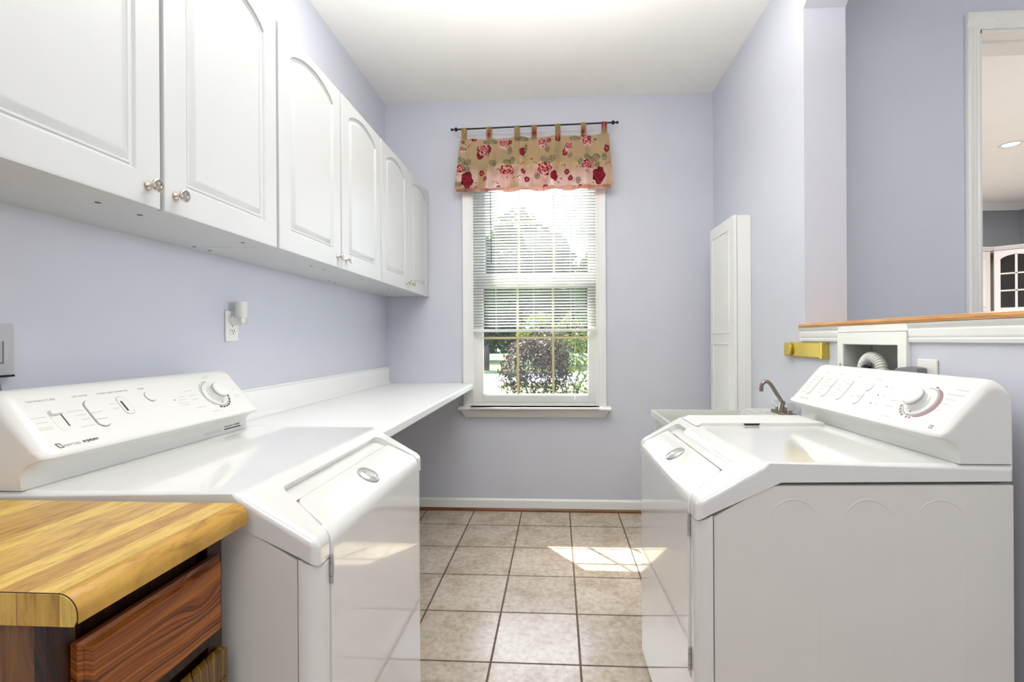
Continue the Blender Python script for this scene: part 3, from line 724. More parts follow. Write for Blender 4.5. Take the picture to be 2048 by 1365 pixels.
# ------------------------------------------------------------------ washer and dryer
MW = .715
def machine(name, label, cat, loc, rotz, sx, washer):
    root = empty(name, label, cat, loc); root.rotation_euler = (0, 0, rotz)
    def T(a, b, z): return (sx*a, b, z)
    def mapped(bm):
        for v in bm.verts: v.co.x *= sx
        return bm
    zt_, zf = .932, .842; sl = (zt_-zf)/.16
    # --- body
    bm = bmesh.new(); W_ = MW
    prism(bm, [(.0408, .012), (.0408, .8045), (.166, .879), (.725, .8845), (.725, .012)], .003, W_-.003, 'y', bev=.003)
    if washer:
        for ca in (.225, .396, .559):
            pa = [(ca+.058*cos(t), .0033, .790+.058*sin(t)) for t in [radians(10+160*i/24) for i in range(25)]]
            tube(bm, pa, [.0003+.0017*sin(pi*i/24) for i in range(25)], 6)
            box(bm, ca+.0575, ca+.0585, .0026, .004, .08, .74)
    for a_ in (.10, .66):
        for b_ in (.08, W_-.08): lathe(bm, [(.018, 0), (.018, .006), (.008, .012)], (a_, b_, 0))
    fin('body', mapped(bm), SIDE, root, auto=30)
    # --- front frame: rounded corner posts with a pocket for the door, full-width kick panel
    def post(b0, b1, flip):
        r = .034; out = []
        if not flip: out = [(.0375, b0)]+[(r-r*sin(t), b0+r-r*cos(t)) for t in [k*pi/2/8 for k in range(9)]]+[(0, b1), (.0375, b1)]
        else: out = [(.0375, b0), (0, b0)]+[(r-r*cos(t), b1-r+r*sin(t)) for t in [k*pi/2/8 for k in range(9)]]+[(.0375, b1)]
        return out
    bm = bmesh.new()
    db0, db1 = .053, .664
    for out in (post(0, db0-.003, False), post(db1+.003, W_, True)):
        a, b = prism(bm, out, .39, .790, 'z')
        for v in bm.verts:
            if v.co.z > .78: v.co.z = .7885+v.co.x*.50 if v.co.x < .03 else .7885+.0195
    r = .034
    out = [(.0375, 0)]+[(r-r*sin(t), r-r*cos(t)) for t in [k*pi/2/8 for k in range(9)]]+[(r-r*cos(t), W_-r+r*sin(t)) for t in [k*pi/2/8 for k in range(9)]]+[(.0375, W_)]
    prism(bm, out, .06, .3895, 'z'); box(bm, .024, .037, db0-.003, db1+.003, .39, .78); box(bm, .03, .06, .02, W_-.02, .0, .06)
    fin('front_panel', mapped(bm), ENAM, root, auto=40)
    # --- deck with sloped front and the recess for the finger grip and door
    bm = bmesh.new()
    prism(bm, [(0, .7935), (.030, .8105), (.164, .8875), (.728, .8935), (.728, zt_), (.17, zt_), (.15, zt_-.0035), (0, zf)], 0, W_, 'y')
    tops = [e for e in bm.edges if (e.verts[0].co.z+e.verts[1].co.z)/2 > .83 and not (abs(e.verts[0].co.x-.728) < 1e-4 and abs(e.verts[1].co.x-.728) < 1e-4 and abs(e.verts[0].co.z-e.verts[1].co.z) < .001 and e.calc_length() > .5) and not (e.calc_length() > .5 and .1 < e.verts[0].co.x < .2)]
    fr = [e for e in bm.edges if max(v.co.x for v in e.verts) < .001 and abs(e.verts[0].co.z-e.verts[1].co.z) > .01]
    bmesh.ops.bevel(bm, geom=list(set(tops+fr)), offset=.016, segments=5, profile=.5, affect='EDGES')
    n_ = Vector((-sl, 0, 1)).normalized(); sv = Vector((1, 0, sl)).normalized(); o_ = Vector((0, 0, zf))
    def cutter(outline, d0, d1):
        cb = bmesh.new(); lo = [cb.verts.new(o_+sv*s_+n_*d0+Vector((0, b_, 0))) for b_, s_ in outline]; hi = [cb.verts.new(o_+sv*s_+n_*d1+Vector((0, b_, 0))) for b_, s_ in outline]
        cb.faces.new(lo[::-1]); cb.faces.new(hi); n = len(lo)
        for i in range(n): cb.faces.new((lo[i], lo[(i+1) % n], hi[(i+1) % n], hi[i]))
        return cb
    st = .152
    def rr(b0, b1, c0, c1, s1, rad, s0=-.09):
        """door-like outline: straight lower part, upper part narrowing to c0..c1, rounded top corners"""
        p = [(b0, s0), (b1, s0), (b1, 0)]
        p += [(c1-rad+rad*cos(t), s1-rad+rad*sin(t)) for t in [k*pi/2/6 for k in range(7)]]
        p += [(c0+rad+rad*cos(t), s1-rad+rad*sin(t)) for t in [pi/2+k*pi/2/6 for k in range(7)]]
        p += [(b0, 0)]; return p
    cut1 = cutter(rr(db0-.004, db1+.004, .094, .652, .148, .024), -.017, .05)
    cut2 = cutter(rr(db0-.003, db1+.003, .086, .642, .112, .026), -.08, .02)
    mapped(bm); mapped(cut1); mapped(cut2)
    bool_diff('deck', bm, [cut1, cut2], ENAM, root)
    # --- door: vertical front bending into the sloped top
    bm = bmesh.new(); st_ = []
    fx = -.004
    for z in (.3935, .395, .45, .55, .65, .75, .80, .815): st_.append((Vector((fx, 0, z)), db0, db1))
    A_ = Vector((fx, 0, .815)); C_ = Vector((fx, 0, zf-.001)); E_ = C_+sv*.03
    for k in range(1, 9):
        t = k/9; p = A_*(1-t)**2+C_*2*t*(1-t)+E_*t*t; st_.append((p, db0+.002*t, db1-.001*t))
    s_list = [.03, .045, .06, .075, .083, .09, .096, .101, .1045, .107, .108]
    for s_ in s_list:
        p = C_+sv*s_; k_ = s_/.108; b0_ = db0+.002+(.089-db0-.002)*k_; b1_ = db1-.001-(db1-.001-.639)*k_
        rad = .024; q = s_-(.108-rad)
        if q > 0:
            dd = rad-math.sqrt(max(0, rad*rad-q*q)); b0_ += dd; b1_ -= dd
        st_.append((p, b0_, b1_))
    rows = []
    for i, (p, b0_, b1_) in enumerate(st_):
        d = (st_[min(i+1, len(st_)-1)][0]-st_[max(i-1, 0)][0]).normalized(); nn = Vector((-d.z, 0, d.x)); e = .0045
        drop = 0
        if i >= len(st_)-2: drop = .0025*(i-len(st_)+3)
        if i == 0: drop = .003
        row = []
        for b_, h in ((b0_, -.019), (b0_, -e-drop), (b0_+e*.3, -e*.3-drop), (b0_+e, -drop), (b0_+e*2.2, -drop), (b1_-e*2.2, -drop), (b1_-e, -drop), (b1_-e*.3, -e*.3-drop), (b1_, -e-drop), (b1_, -.019)):
            q = p+nn*h; row.append(bm.verts.new((q.x, b_, q.z)))
        rows.append(row)
    for a, b in zip(rows, rows[1:]):
        for i in range(10): bm.faces.new((a[i], a[(i+1) % 10], b[(i+1) % 10], b[i]))
    bm.faces.new(rows[0][::-1]); bm.faces.new(rows[-1])
    dr = fin('door', mapped(bm), ENAM, root, auto=50)
    # emblem on the slope
    ec = C_+sv*.056+n_*.0005; eb = .363
    bm = bmesh.new(); c_ = Vector((sx*ec.x, eb, ec.z)); nx = Vector((sx*n_.x, 0, n_.z))
    lathe(bm, [(.031, 0), (.0315, .003), (.029, .0055), (.026, .0045), (.0245, .006), (.012, .0075), (0, .008)], c_, nx, 40)
    em = fin('emblem', bm, NICK2, dr, smooth=True); tag(em, 'round silver badge')
    bm = bmesh.new(); uu = Vector((0, 1, 0)); vv = Vector((sx*sv.x, 0, sv.z))
    for pth in ([(-.014, -.006), (-.012, .006), (-.004, .010), (.002, .002), (.010, .008), (.014, -.004)], [(-.010, -.010), (0, -.006), (.010, -.011)], [(-.006, .014), (.004, .013), (.011, .011)]):
        tube(bm, [c_+uu*a+vv*b+nx*.0066 for a, b in pth], .0013, 6)
    fin('relief', bm, NICK2, em, smooth=True)
    # hinges on the near side of the door gap
    for z0 in (.741, .411):
        bm = bmesh.new(); lathe(bm, [(.0036, 0), (.0036, .014), (.0022, .0145), (.0022, .0160), (.0040, .0165), (.0040, .0395), (.0022, .040), (.0022, .0415), (.0036, .042), (.0036, .056)], (sx*-.004, .0505, z0), (0, 0, 1), 12)
        box(bm, min(sx*-.003, sx*.006), max(sx*-.003, sx*.006), .0505, .056, z0, z0+.056)
        fin('hinge', bm, STEEL, root, auto=40)
    # --- control console
    con_prof = [(.600, .9325), (.600, .955), (.597, .965), (.588, .976), (.574, .984), (.560, .989), (.5535, .994), (.553, .999), (.556, 1.005)]
    F0 = Vector((.556, 0, 1.0)); FV = Vector((.649, 0, .761)).normalized(); FN = Vector((-.761, 0, .649)).normalized()
    con_prof += [tuple((F0+FV*t).xz) if False else ((F0+FV*t).x, (F0+FV*t).z) for t in (.012, .05, .10, .145)]
    con_prof += [(.656, 1.117), (.666, 1.124), (.682, 1.128), (.698, 1.125), (.711, 1.116), (.720, 1.102), (.723, 1.085), (.723, .9325)]
    pn = []
    n = len(con_prof)
    for i, p in enumerate(con_prof):
        q0, q1 = con_prof[i-1], con_prof[(i+1) % n]
        if i in (0, n-1): pn.append(Vector((-1 if i == 0 else 1, 0, 0))); continue
        d = Vector((q1[0]-q0[0], 0, q1[1]-q0[1])).normalized(); pn.append(Vector((-d.z, 0, d.x)))
    shift = []
    for i, p in enumerate(con_prof):
        if i < 3: shift.append((.004+.003*i, 0))
        elif i < 9: shift.append((.012+.0016*(i-3), .003-.0012*(i-3)))
        elif i < 13: t = (.0, .33, .66, 1.0)[i-9]; shift.append((.020, -.006-.011*t))
        else: shift.append([(.014, -.021), (.008, -.025), (0, -.027), (-.006, -.024), (-.008, -.018), (-.006, -.010), (-.003, -.004), (-.002, 0)][i-13])
    bm = bmesh.new(); rows = []; cb0, cb1 = .003, .704; rad = .030
    sts = [(cb0+rad*(1-cos(t)), 1-sin(t)) for t in [k*pi/2/9 for k in range(10)]]
    sts += [(cb0+.2, 0), ((cb0+cb1)/2, 0), (cb1-.2, 0)]
    sts += [(cb1-rad*(1-cos(t)), 1-sin(t)) for t in [pi/2-k*pi/2/9 for k in range(10)]]
    for b_, ins in sts:
        rows.append([bm.verts.new((p[0]+d[0]*ins, b_, p[1]+d[1]*ins)) for p, d in zip(con_prof, shift)])
    for a, b in zip(rows, rows[1:]):
        for i in range(n): bm.faces.new((a[i], a[(i+1) % n], b[(i+1) % n], b[i]))
    bm.faces.new(rows[0][::-1]); bm.faces.new(rows[-1])
    con = fin('console', mapped(bm), PLAS, root, auto=38)
    # face helpers
    rd = -1 if sx > 0 else 1          # reading direction along b
    U_ = Vector((0, rd, 0)); V_ = Vector((sx*FV.x, 0, FV.z)); N_ = Vector((sx*FN.x, 0, FN.z))
    def F(b, v, h=0.0): return Vector((sx*F0.x, b, F0.z))+V_*v+N_*h
    def plate(nm, outline, h0, h1, mat, par=con, bev=0, label=None):
        bm = bmesh.new(); lo = [bm.verts.new(F(b, v, h0)) for b, v in outline]; hi = [bm.verts.new(F(b, v, h1)) for b, v in outline]; k = len(lo)
        bm.faces.new(lo[::-1]); ft = bm.faces.new(hi)
        for i in range(k): bm.faces.new((lo[i], lo[(i+1) % k], hi[(i+1) % k], hi[i]))
        if bev: bmesh.ops.bevel(bm, geom=list(ft.edges), offset=bev, segments=3, profile=.5, affect='EDGES')
        o = fin(nm, bm, mat, par, auto=50)
        if label: o['label'] = label
        return o
    def pill(bc, vc, w, hgt, k=8):
        r_ = w/2; q = hgt/2-r_
        return [(bc+r_*cos(t), vc+q+r_*sin(t)) for t in [pi*i/k for i in range(k+1)]]+[(bc+r_*cos(t), vc-q+r_*sin(t)) for t in [pi+pi*i/k for i in range(k+1)]]
    def cpill(bc, v0, v1, w, c0=True, c1=True):
        """pill segment between v0 and v1; round only where c is True"""
        r_ = w/2; o = []
        if c1: o += [(bc+r_*cos(t), v1-r_+r_*sin(t)) for t in [pi*i/8 for i in range(9)]]
        else: o += [(bc+r_, v1), (bc-r_, v1)]
        if c0: o += [(bc+r_*cos(t), v0+r_+r_*sin(t)) for t in [pi+pi*i/8 for i in range(9)]]
        else: o += [(bc-r_, v0), (bc+r_, v0)]
        return o
    def ringseg(nm, cb, cv, r0, r1, a0, a1, mat, h=.0004, k=20, par=con):
        """angles measured from reading-right, counter-clockwise as read"""
        o = [(cb+rd*r1(t)*cos(t) if callable(r1) else cb+rd*r1*cos(t), cv+(r1(t) if callable(r1) else r1)*sin(t)) for t in [a0+(a1-a0)*i/k for i in range(k+1)]]
        o += [(cb+rd*r0*cos(t), cv+r0*sin(t)) for t in [a1+(a0-a1)*i/k for i in range(k+1)]]
        bm = bmesh.new(); m_ = k+1
        lo = [bm.verts.new(F(b, v, h)) for b, v in o]
        for i in range(k): bm.faces.new((lo[i], lo[i+1], lo[2*m_-2-i], lo[2*m_-1-i]))
        ex = bmesh.ops.extrude_face_region(bm, geom=list(bm.faces)); 
        for e_ in ex['geom']:
            if isinstance(e_, bmesh.types.BMVert): e_.co -= N_*.0006
        return fin(nm, bm, mat, par)
    def dashes(lst, mat=INKL):
        bm = bmesh.new()
        for b, v, w, hgt in lst:
            nchar = max(2, int(w/.0032))
            for i in range(nchar):
                bb = b+rd*(i-(nchar-1)/2)*w/nchar; ww = w/nchar*.33; hh = hgt/2*(.7+.3*hsh(i, b*100))
                p = [F(bb-ww, v-hh, .0001), F(bb+ww, v-hh, .0001), F(bb+ww, v+hh, .0001), F(bb-ww, v+hh, .0001)]
                q = [x+N_*.0002 for x in p]; vs = [bm.verts.new(x) for x in p+q]
                for f_ in ((0, 1, 2, 3), (4, 5, 6, 7), (0, 1, 5, 4), (1, 2, 6, 5), (2, 3, 7, 6), (3, 0, 4, 7)): bm.faces.new([vs[z] for z in f_])
        return fin('panel_print', bm, mat, con)
    def dial(cb, cv, kc):
        bm = bmesh.new(); lathe(bm, [(.0435, 0), (.0435, .0015), (.041, .003), (.03, .0035), (.0285, .0035), (.0285, .0), (0, .0)] if False else [(.0435, 0), (.043, .002), (.040, .0032), (0, .0045)], F(cb, cv, 0), N_, 48)
        o = fin('dial_disc', bm, PLAS, con, auto=30)
        bm = bmesh.new(); lathe(bm, [(.0300, .003), (.0296, .006), (.0262, .009), (.0255, .018), (.0262, .022), (.0262, .0255), (.0235, .0290), (.016, .0312), (0, .0322)], F(cb, cv, 0), N_, 48)
        fin('dial_knob', bm, PLAS, con, auto=30)
        bm = bmesh.new(); lathe(bm, [(.0268, .0185), (.0272, .0195), (.0272, .0245), (.0266, .0255)], F(cb, cv, 0), N_, 48)
        tag(fin('dial_band', bm, LGREY, con, auto=30), 'grey band around the dial knob')
        p = [(cb-rd*.000, cv-.038), (cb-.0022, cv-.0335), (cb+.0022, cv-.0335)]; plate('dial_mark', p, .0034, .0042, INK)
    ringseg('panel_seam', .35, .0035, 0, 0, 0, .1, INKL) if False else None
    plate('panel_seam', [(.012, .0058), (.69, .0058), (.69, .0064), (.012, .0064)], -.0001, .0003, LGREY)
    if not washer:
        for s_, b_, w_ in (('TEMPERATURE', .075, .060), ('OPTIONS', .160, .036), ('MOISTURE MONITOR', .244, .083), ('START', .326, .020)):
            text_mesh(s_, .0062, INKH, (U_, V_, N_), F(b_, .134, .0002), con, width=w_)
        dashes([(.047, .092, .03, .003), (.047, .079, .022, .003), (.045, .066, .026, .003), (.045, .061, .028, .003), (.125, .096, .036, .003), (.130, .083, .026, .003), (.135, .070, .022, .003), (.128, .052, .032, .003),
                (.220, .10, .018, .003), (.222, .086, .014, .003), (.43, .090, .022, .003), (.425, .080, .026, .003), (.42, .070, .032, .003), (.42, .062, .03, .003), (.47, .107, .03, .003), (.47, .09, .024, .003), (.47, .075, .026, .003),
                (.57, .146, .03, .003), (.575, .152, .022, .003), (.64, .06, .024, .003), (.645, .066, .02, .003), (.47, .045, .04, .003), (.51, .022, .03, .003)])
        text_mesh('R', .009, INKL, (U_, V_, N_), F(.651, .088, .0002), con)
        # slider in its pocket
        plate('slider_pocket', pill(.083, .079, .029, .056), -.0004, .0006, PLAS2)
        plate('slider_slot', [(.0905, .060), (.0935, .060), (.0935, .093), (.0905, .093)], .0004, .0010, INK)
        plate('slider_knob', [(.070, .092), (.092, .092), (.092, .103), (.070, .103)], .0006, .0085, PLAS, bev=.002)
        # three-segment push pad
        plate('button_rim', pill(.1665, .080, .033, .079), -.0003, .0004, INKM)
        for v0, v1, c0, c1 in ((.083, .118, False, True), (.063, .0822, False, False), (.0425, .0622, True, False)):
            plate('push_button', cpill(.167, v0, v1, .0295, c0, c1), .0003, .0036, PLAS, bev=.0012)
        plate('button_rim', pill(.2495, .091, .028, .057), -.0003, .0005, INKM)
        plate('slider_pocket', pill(.2495, .091, .0265, .055), .0003, .0008, PLAS2)
        plate('slider_slot', pill(.2450, .089, .0055, .032), .0007, .0012, INK)
        plate('button_rim', [(.333+.0145*cos(t), .106+.0165*sin(t)) for t in [2*pi*i/24 for i in range(24)]], -.0003, .0004, INKM)
        plate('start_button', [(.3335+.0135*cos(t), .1065+.0155*sin(t)) for t in [2*pi*i/24 for i in range(24)]], .0003, .0036, PLAS, bev=.0015)
        plate('indicator_light', [(.399+.0018*cos(t), .083+.0018*sin(t)) for t in [2*pi*i/10 for i in range(10)]], -.0002, .0008, INK)
        dial(.557, .082, None)
        ringseg('dial_scale', .557, .082, .0445, .0462, radians(100), radians(400), INKM)
        ringseg('dial_scale', .557, .082, .0485, .0515, radians(118), radians(232), LGREY)
        for a0 in range(248, 352, 15): ringseg('dial_scale', .557, .082, .0480, .0535, radians(a0), radians(a0+11), INK, k=5)
        ringseg('dial_scale', .557, .082, .0485, .0500, radians(85), radians(112), INK, k=6)
        # maker mark and names
        dm = [(.0375, .0235), (.0475, .0235), (.052, .0105), (.042, .0105)]
        plate('maker_mark', dm, 0, .0004, INK); plate('maker_mark', [(.0405, .0215), (.0460, .0215), (.0488, .0128), (.0433, .0128)], .0003, .0006, INKL)
        text_mesh('MAYTAG', .0085, INKM, (U_, V_, N_), F(.070, .0148, .0002), con, width=.034)
        text_mesh('neptune', .0110, INK, (U_, V_, N_), F(.111, .0165, .0002), con, width=.036, bold=.0003)
        # name on the vertical foot of the console
        FB = Vector((sx*.5995, 0, 0)); nb = Vector((-sx, 0, 0)); uz = Vector((0, 0, 1))
        text_mesh('PRIORITY', .0080, INKM, (U_, uz, nb), FB+Vector((0, .610, .9535)), con, width=.044)
        text_mesh('ONE', .0092, INK, (U_, uz, nb), FB+Vector((0, .648, .9537)), con, width=.026)
        bm = bmesh.new()
        for i in range(8): box(bm, min(sx*.5985, sx*.6005), max(sx*.5985, sx*.6005), .588+i*.0095, .588+i*.0095+.0072, .9445, .9475)
        box(bm, min(sx*.5986, sx*.6004), max(sx*.5986, sx*.6004), .588, .670, .9443, .9449)
        fin('panel_print', bm, INK, con)
        bm = bmesh.new()
        for z_ in (.9485, .9445): box(bm, min(sx*.5990, sx*.6005), max(sx*.5990, sx*.6005), .50, .575, z_, z_+.0012)
        fin('panel_print', bm, INKL, con)
    else:
        dashes([(.600, .135, .024, .003), (.523, .135, .024, .003), (.421, .134, .024, .003), (.336, .134, .030, .003)])
        rows_ = [(.648, v) for v in (.113, .099, .085, .070, .056, .044)]+[(.563, v) for v in (.11, .096, .080, .066, .05)]+[(.478, v) for v in (.11, .092, .076, .06, .05)]
        dashes([(b, v, .026, .0028) for b, v in rows_]+[(.385, .060, .022, .0028), (.255, .111, .022, .0028), (.262, .079, .016, .0028), (.262, .048, .018, .0028), (.215, .05, .03, .003), (.215, .07, .026, .003), (.20, .018, .04, .003), (.04, .13, .04, .003), (.045, .115, .05, .003), (.05, .1, .03, .003), (.055, .085, .024, .003), (.06, .065, .02, .003)])
        def pad(bc, v0, v1, w, cuts):
            plate('button_rim', cpill(bc, v0-.0010, v1+.0010, w+.002), -.0003, .0004, LGREY)
            vs = [v0]+cuts+[v1]
            for i in range(len(vs)-1):
                plate('push_button', cpill(bc, vs[i]+(.0004 if i else 0), vs[i+1]-(.0004 if i < len(vs)-2 else 0), w, i == 0, i == len(vs)-2), .0003, .0030, PLAS, bev=.0012)
        pad(.617, .036, .120, .024, []); pad(.529, .036, .118, .026, [.080]); pad(.443, .036, .118, .027, [.100]); pad(.353, .034, .080, .025, [.062])
        pad(.344, .086, .116, .024, [])
        for b_, v_ in ((.28, .111), (.285, .079), (.287, .048)):
            plate('indicator_light', [(b_+.0020*cos(t), v_+.0020*sin(t)) for t in [2*pi*i/10 for i in range(10)]], -.0002, .0008, INK)
        dial(.127, .080, None)
        ringseg('dial_scale', .127, .080, .0445, .0462, radians(-160), radians(100), INKM, k=30)
        w1 = lambda t: .050+.010*max(0, sin((t-radians(-75))/radians(130)*pi*.9))
        tag(ringseg('dial_scale', .127, .080, .0475, w1, radians(-75), radians(62), MAUVE, k=30), 'mauve crescent of the dial scale')
        for a0 in (-160, -147, -134, -121): ringseg('dial_scale', .127, .080, .0490, .0555, radians(a0), radians(a0+9), INKM, k=4)
        for a0 in (-98, -86): ringseg('dial_scale', .127, .080, .0485, .0540, radians(a0), radians(a0+7), MAUVE, k=4)
        ringseg('dial_scale', .127, .080, .049, .054, radians(66), radians(78), INKM, k=4)
        plate('maker_mark', [(.0335, .0215), (.0445, .0215), (.0445, .0105), (.0335, .0105)], 0, .0004, INKM)
        plate('maker_mark', [(.0360, .0190), (.0420, .0190), (.0420, .0130), (.0360, .0130)], .0003, .0006, INKL)
        text_mesh('MAYTAG', .0085, INKL, (U_, V_, N_), F(.612, .016, .0002), con, width=.05)
        # detergent dispenser lid on the deck
        bm = bmesh.new()
        pr_ = [(.150, .500), (.575, .500), (.575, .665), (.150, .665)]
        prism(bm, pr_, .9318, .9430, 'z')
        for v in bm.verts:
            if v.co.x < .16 and v.co.z > .94: v.co.x += .020
            if v.co.x < .16 and v.co.z < .94: v.co.y += (.0 if v.co.y > .6 else .0)
        bmesh.ops.bevel(bm, geom=[e for e in bm.edges if max(v.co.z for v in e.verts) > .94], offset=.0025, segments=2, profile=.5, affect='EDGES')
        lid = fin('dispenser_lid', mapped(bm), PLAS2, root, auto=40)
        bm = bmesh.new(); prism(bm, [(.312, .9340), (.358, .9340), (.362, .9400), (.307, .9400)], .4985, .5005, 'y'); fin('finger_slot', mapped(bm), DARK, lid)
    return root
machine('clothes_dryer', 'white front-loading dryer on the left beside the butcher-block counter', 'dryer', (-.458, .90, 0), 0, -1, False)
machine('washing_machine', 'white front-loading washer on the right in front of the laundry tub', 'washing machine', (.326, 1.168, 0), radians(1.2), 1, True)

# ------------------------------------------------------------------ laundry tub and faucet
tub = empty('laundry_tub', 'off-white plastic laundry tub standing between the washer and the window', 'sink', (.77, 2.25, 0))
bm = bmesh.new(); q = tub.location
def loop(x0, x1, y0, y1, z, r=.03, k=4):
    p = []
    for cx_, cy_, a0 in ((x1-r, y1-r, 0), (x0+r, y1-r, pi/2), (x0+r, y0+r, pi), (x1-r, y0+r, 3*pi/2)):
        p += [(cx_+r*cos(a0+i*pi/2/k)-q.x, cy_+r*sin(a0+i*pi/2/k)-q.y, z) for i in range(k+1)]
    return [bm.verts.new(v) for v in p]
x0, x1, y0, y1, z1 = .478, 1.078, 1.965, 2.535, .862
lo = [loop(x0+.05, x1-.03, y0+.045, y1-.045, .50), loop(x0+.03, x1-.015, y0+.03, y1-.03, .70), loop(x0+.012, x1-.005, y0+.014, y1-.014, z1-.03, .02), loop(x0, x1, y0, y1, z1-.028, .008), loop(x0, x1, y0, y1, z1, .008),
      loop(x0+.012, x1-.14, y0+.012, y1-.012, z1, .012), loop(x0+.018, x1-.15, y0+.02, y1-.02, z1-.03, .02), loop(x0+.06, x1-.17, y0+.05, y1-.05, .53), loop(x0+.1, x1-.2, y0+.09, y1-.09, .52)]
n = len(lo[0])
for a, b in zip(lo, lo[1:]):
    for i in range(n): bm.faces.new((a[i], a[(i+1) % n], b[(i+1) % n], b[i]))
bm.faces.new(lo[0][::-1]); bm.faces.new(lo[-1])
fin('basin', bm, TUBM, tub, auto=40)
bm = bmesh.new(); box(bm, x1-.135-q.x, x1-.004-q.x, y0+.01-q.y, y1-.008-q.y, z1-.002, z1+.010, bev=.006, seg=3)
for i in range(6): tube(bm, [(x1-.128+.012*i-q.x, y1-.16-q.y, z1+.0105), (x1-.128+.012*i-q.x, y1-.05-q.y, z1+.0105)], .0028, 6)
fin('back_ledge', bm, TUBM, tub, auto=40)
for lx, ly in ((x0+.07, y0+.06), (x0+.07, y1-.06), (x1-.07, y0+.06), (x1-.07, y1-.06)):
    bm = bmesh.new(); a = prism(bm, [(lx-.02-q.x, ly-.02-q.y), (lx+.02-q.x, ly-.02-q.y), (lx+.02-q.x, ly+.02-q.y), (lx-.02-q.x, ly+.02-q.y)], 0, .51, 'z', bev=.004); fin('leg', bm, TUBM, tub)
fc = empty('utility_faucet', 'chrome swing-spout faucet with clear knobs on the laundry tub', 'faucet', (1.045, 2.33, .8725))
bm = bmesh.new(); box(bm, -.022, .022, -.095, .075, 0, .014, bev=.005, seg=3)
lathe(bm, [(.020, 0), (.019, .02), (.014, .032), (.012, .05)], (0, 0, .01), (0, 0, 1), 20)
fin('base', bm, CHROME, fc, auto=40)
bm = bmesh.new()
pth = [(.0, 0, .055), (-.006, 0, .062), (-.03, 0, .101), (-.046, 0, .128), (-.056, 0, .142), (-.066, 0, .1505), (-.077, 0, .152), (-.087, 0, .146), (-.094, 0, .134), (-.097, 0, .118)]
tube(bm, pth, .0085, 14); lathe(bm, [(.0105, 0), (.0105, -.018), (.009, -.0185)], (-.0965, 0, .124), (.12, 0, 1), 16)
fin('spout', bm, CHROME, fc, auto=40)
for y_ in (-.075, .055):
    bm = bmesh.new(); lathe(bm, [(.010, 0), (.009, .012)], (0, y_, .012), (0, 0, 1), 14)
    for k in range(1): pass
    h = fin('handle_stem', bm, CHROME, fc, auto=40)
    bm = bmesh.new(); lathe(bm, [(.010, 0), (.021, .006), (.024, .018), (.021, .030), (.013, .035), (0, .036)], (0, y_, .024), (0, 0, 1), 9)
    tag(fin('handle_knob', bm, ACR, h), 'clear faceted knob')

# ------------------------------------------------------------------ ironing-board cabinet on the right wall
ib = empty('ironing_board_cabinet', 'tall narrow white ironing-board cabinet hung on the right wall near the window', 'cabinet')
XI = .998; ya, yb, za, zb = 2.812, 3.235, .50, 1.926
bm = bmesh.new(); box(bm, XI+.020, R-.0005, ya+.004, yb-.004, za+.004, zb-.003, bev=.002); fin('body', bm, TRIM, ib)
bm = bmesh.new()
def ring2(o_, x): return [bm.verts.new((x, ya+o_, za+o_)), bm.verts.new((x, yb-o_, za+o_)), bm.verts.new((x, yb-o_, zb-o_)), bm.verts.new((x, ya+o_, zb-o_))]
box(bm, XI, XI+.018, ya, yb, za, zb, bev=.003)
d = fin('door', bm, TRIM, ib, auto=40)
for zlo, zhi in ((za+.09, 1.20), (1.255, zb-.06)):
    bm = bmesh.new(); yy0, yy1 = ya+.075, yb-.05
    for dd in ((yy0, yy1, zlo, zlo+.012), (yy0, yy1, zhi-.012, zhi), (yy0, yy0+.012, zlo+.012, zhi-.012), (yy1-.012, yy1, zlo+.012, zhi-.012)): box(bm, XI-.004, XI+.001, dd[0], dd[1], dd[2], dd[3], bev=.0015)
    fin('panel_moulding', bm, TRIM, d)

# ------------------------------------------------------------------ right wall fittings
gb = empty('brass_rail', 'brass-coloured bar with a round knob screwed to the wall above the tub', 'wall bracket')
bm = bmesh.new(); prism(bm, [(R-.0005, 1.141), (R-.013, 1.141), (R-.017, 1.146), (R-.017, 1.201), (R-.013, 1.207), (R-.0005, 1.207)], 2.035, 2.385, 'y'); fin('bar', bm, BRASS, gb, auto=30)
bm = bmesh.new(); box(bm, R-.030, R-.0005, 2.028, 2.052, 1.139, 1.209, bev=.003); fin('end_plate', bm, BRASS, gb, auto=30)
bm = bmesh.new(); lathe(bm, [(.022, 0), (.031, .002), (.032, .010), (.029, .013), (0, .014)], (R-.017, 2.325, 1.174), (-1, 0, 0), 32); tag(fin('knob', bm, BRASS, gb, auto=30), 'round brass knob')

wb = empty('washer_outlet_box', 'recessed white plumbing box in the wall behind the washer, under the oak cap', 'outlet box')
bm = bmesh.new(); Y0, Y1, Z0, Z1 = 1.576, 1.948, .95, 1.246
for dd in ((Y0, BX[0], Z0, Z1), (BX[1], Y1, Z0, Z1), (BX[0], BX[1], Z0, BX[2]), (BX[0], BX[1], BX[3], Z1)): box(bm, R-.014, R-.0002, dd[0], dd[1], dd[2], dd[3])
fin('frame', bm, PLAS, wb)
bm = bmesh.new(); t = .002
for dd in ((R-.010, R+.095, BX[0], BX[0]+t, BX[2], BX[3]), (R-.010, R+.095, BX[1]-t, BX[1], BX[2], BX[3]), (R-.010, R+.095, BX[0], BX[1], BX[3]-t, BX[3]), (R-.010, R+.095, BX[0], BX[1], BX[2], BX[2]+t), (R+.093, R+.099, BX[0], BX[1], BX[2], BX[3])): box(bm, *dd)
fin('liner', bm, BOXG, wb)
for y_, z_, in ((1.928, 1.125), (1.598, 1.125)):
    bm = bmesh.new(); lathe(bm, [(.006, 0), (.006, .002), (.004, .0032), (0, .0035)], (R-.014, y_, z_), (-1, 0, 0), 12); fin('screw', bm, STEEL, wb, auto=30)
bm = bmesh.new()
hp = []
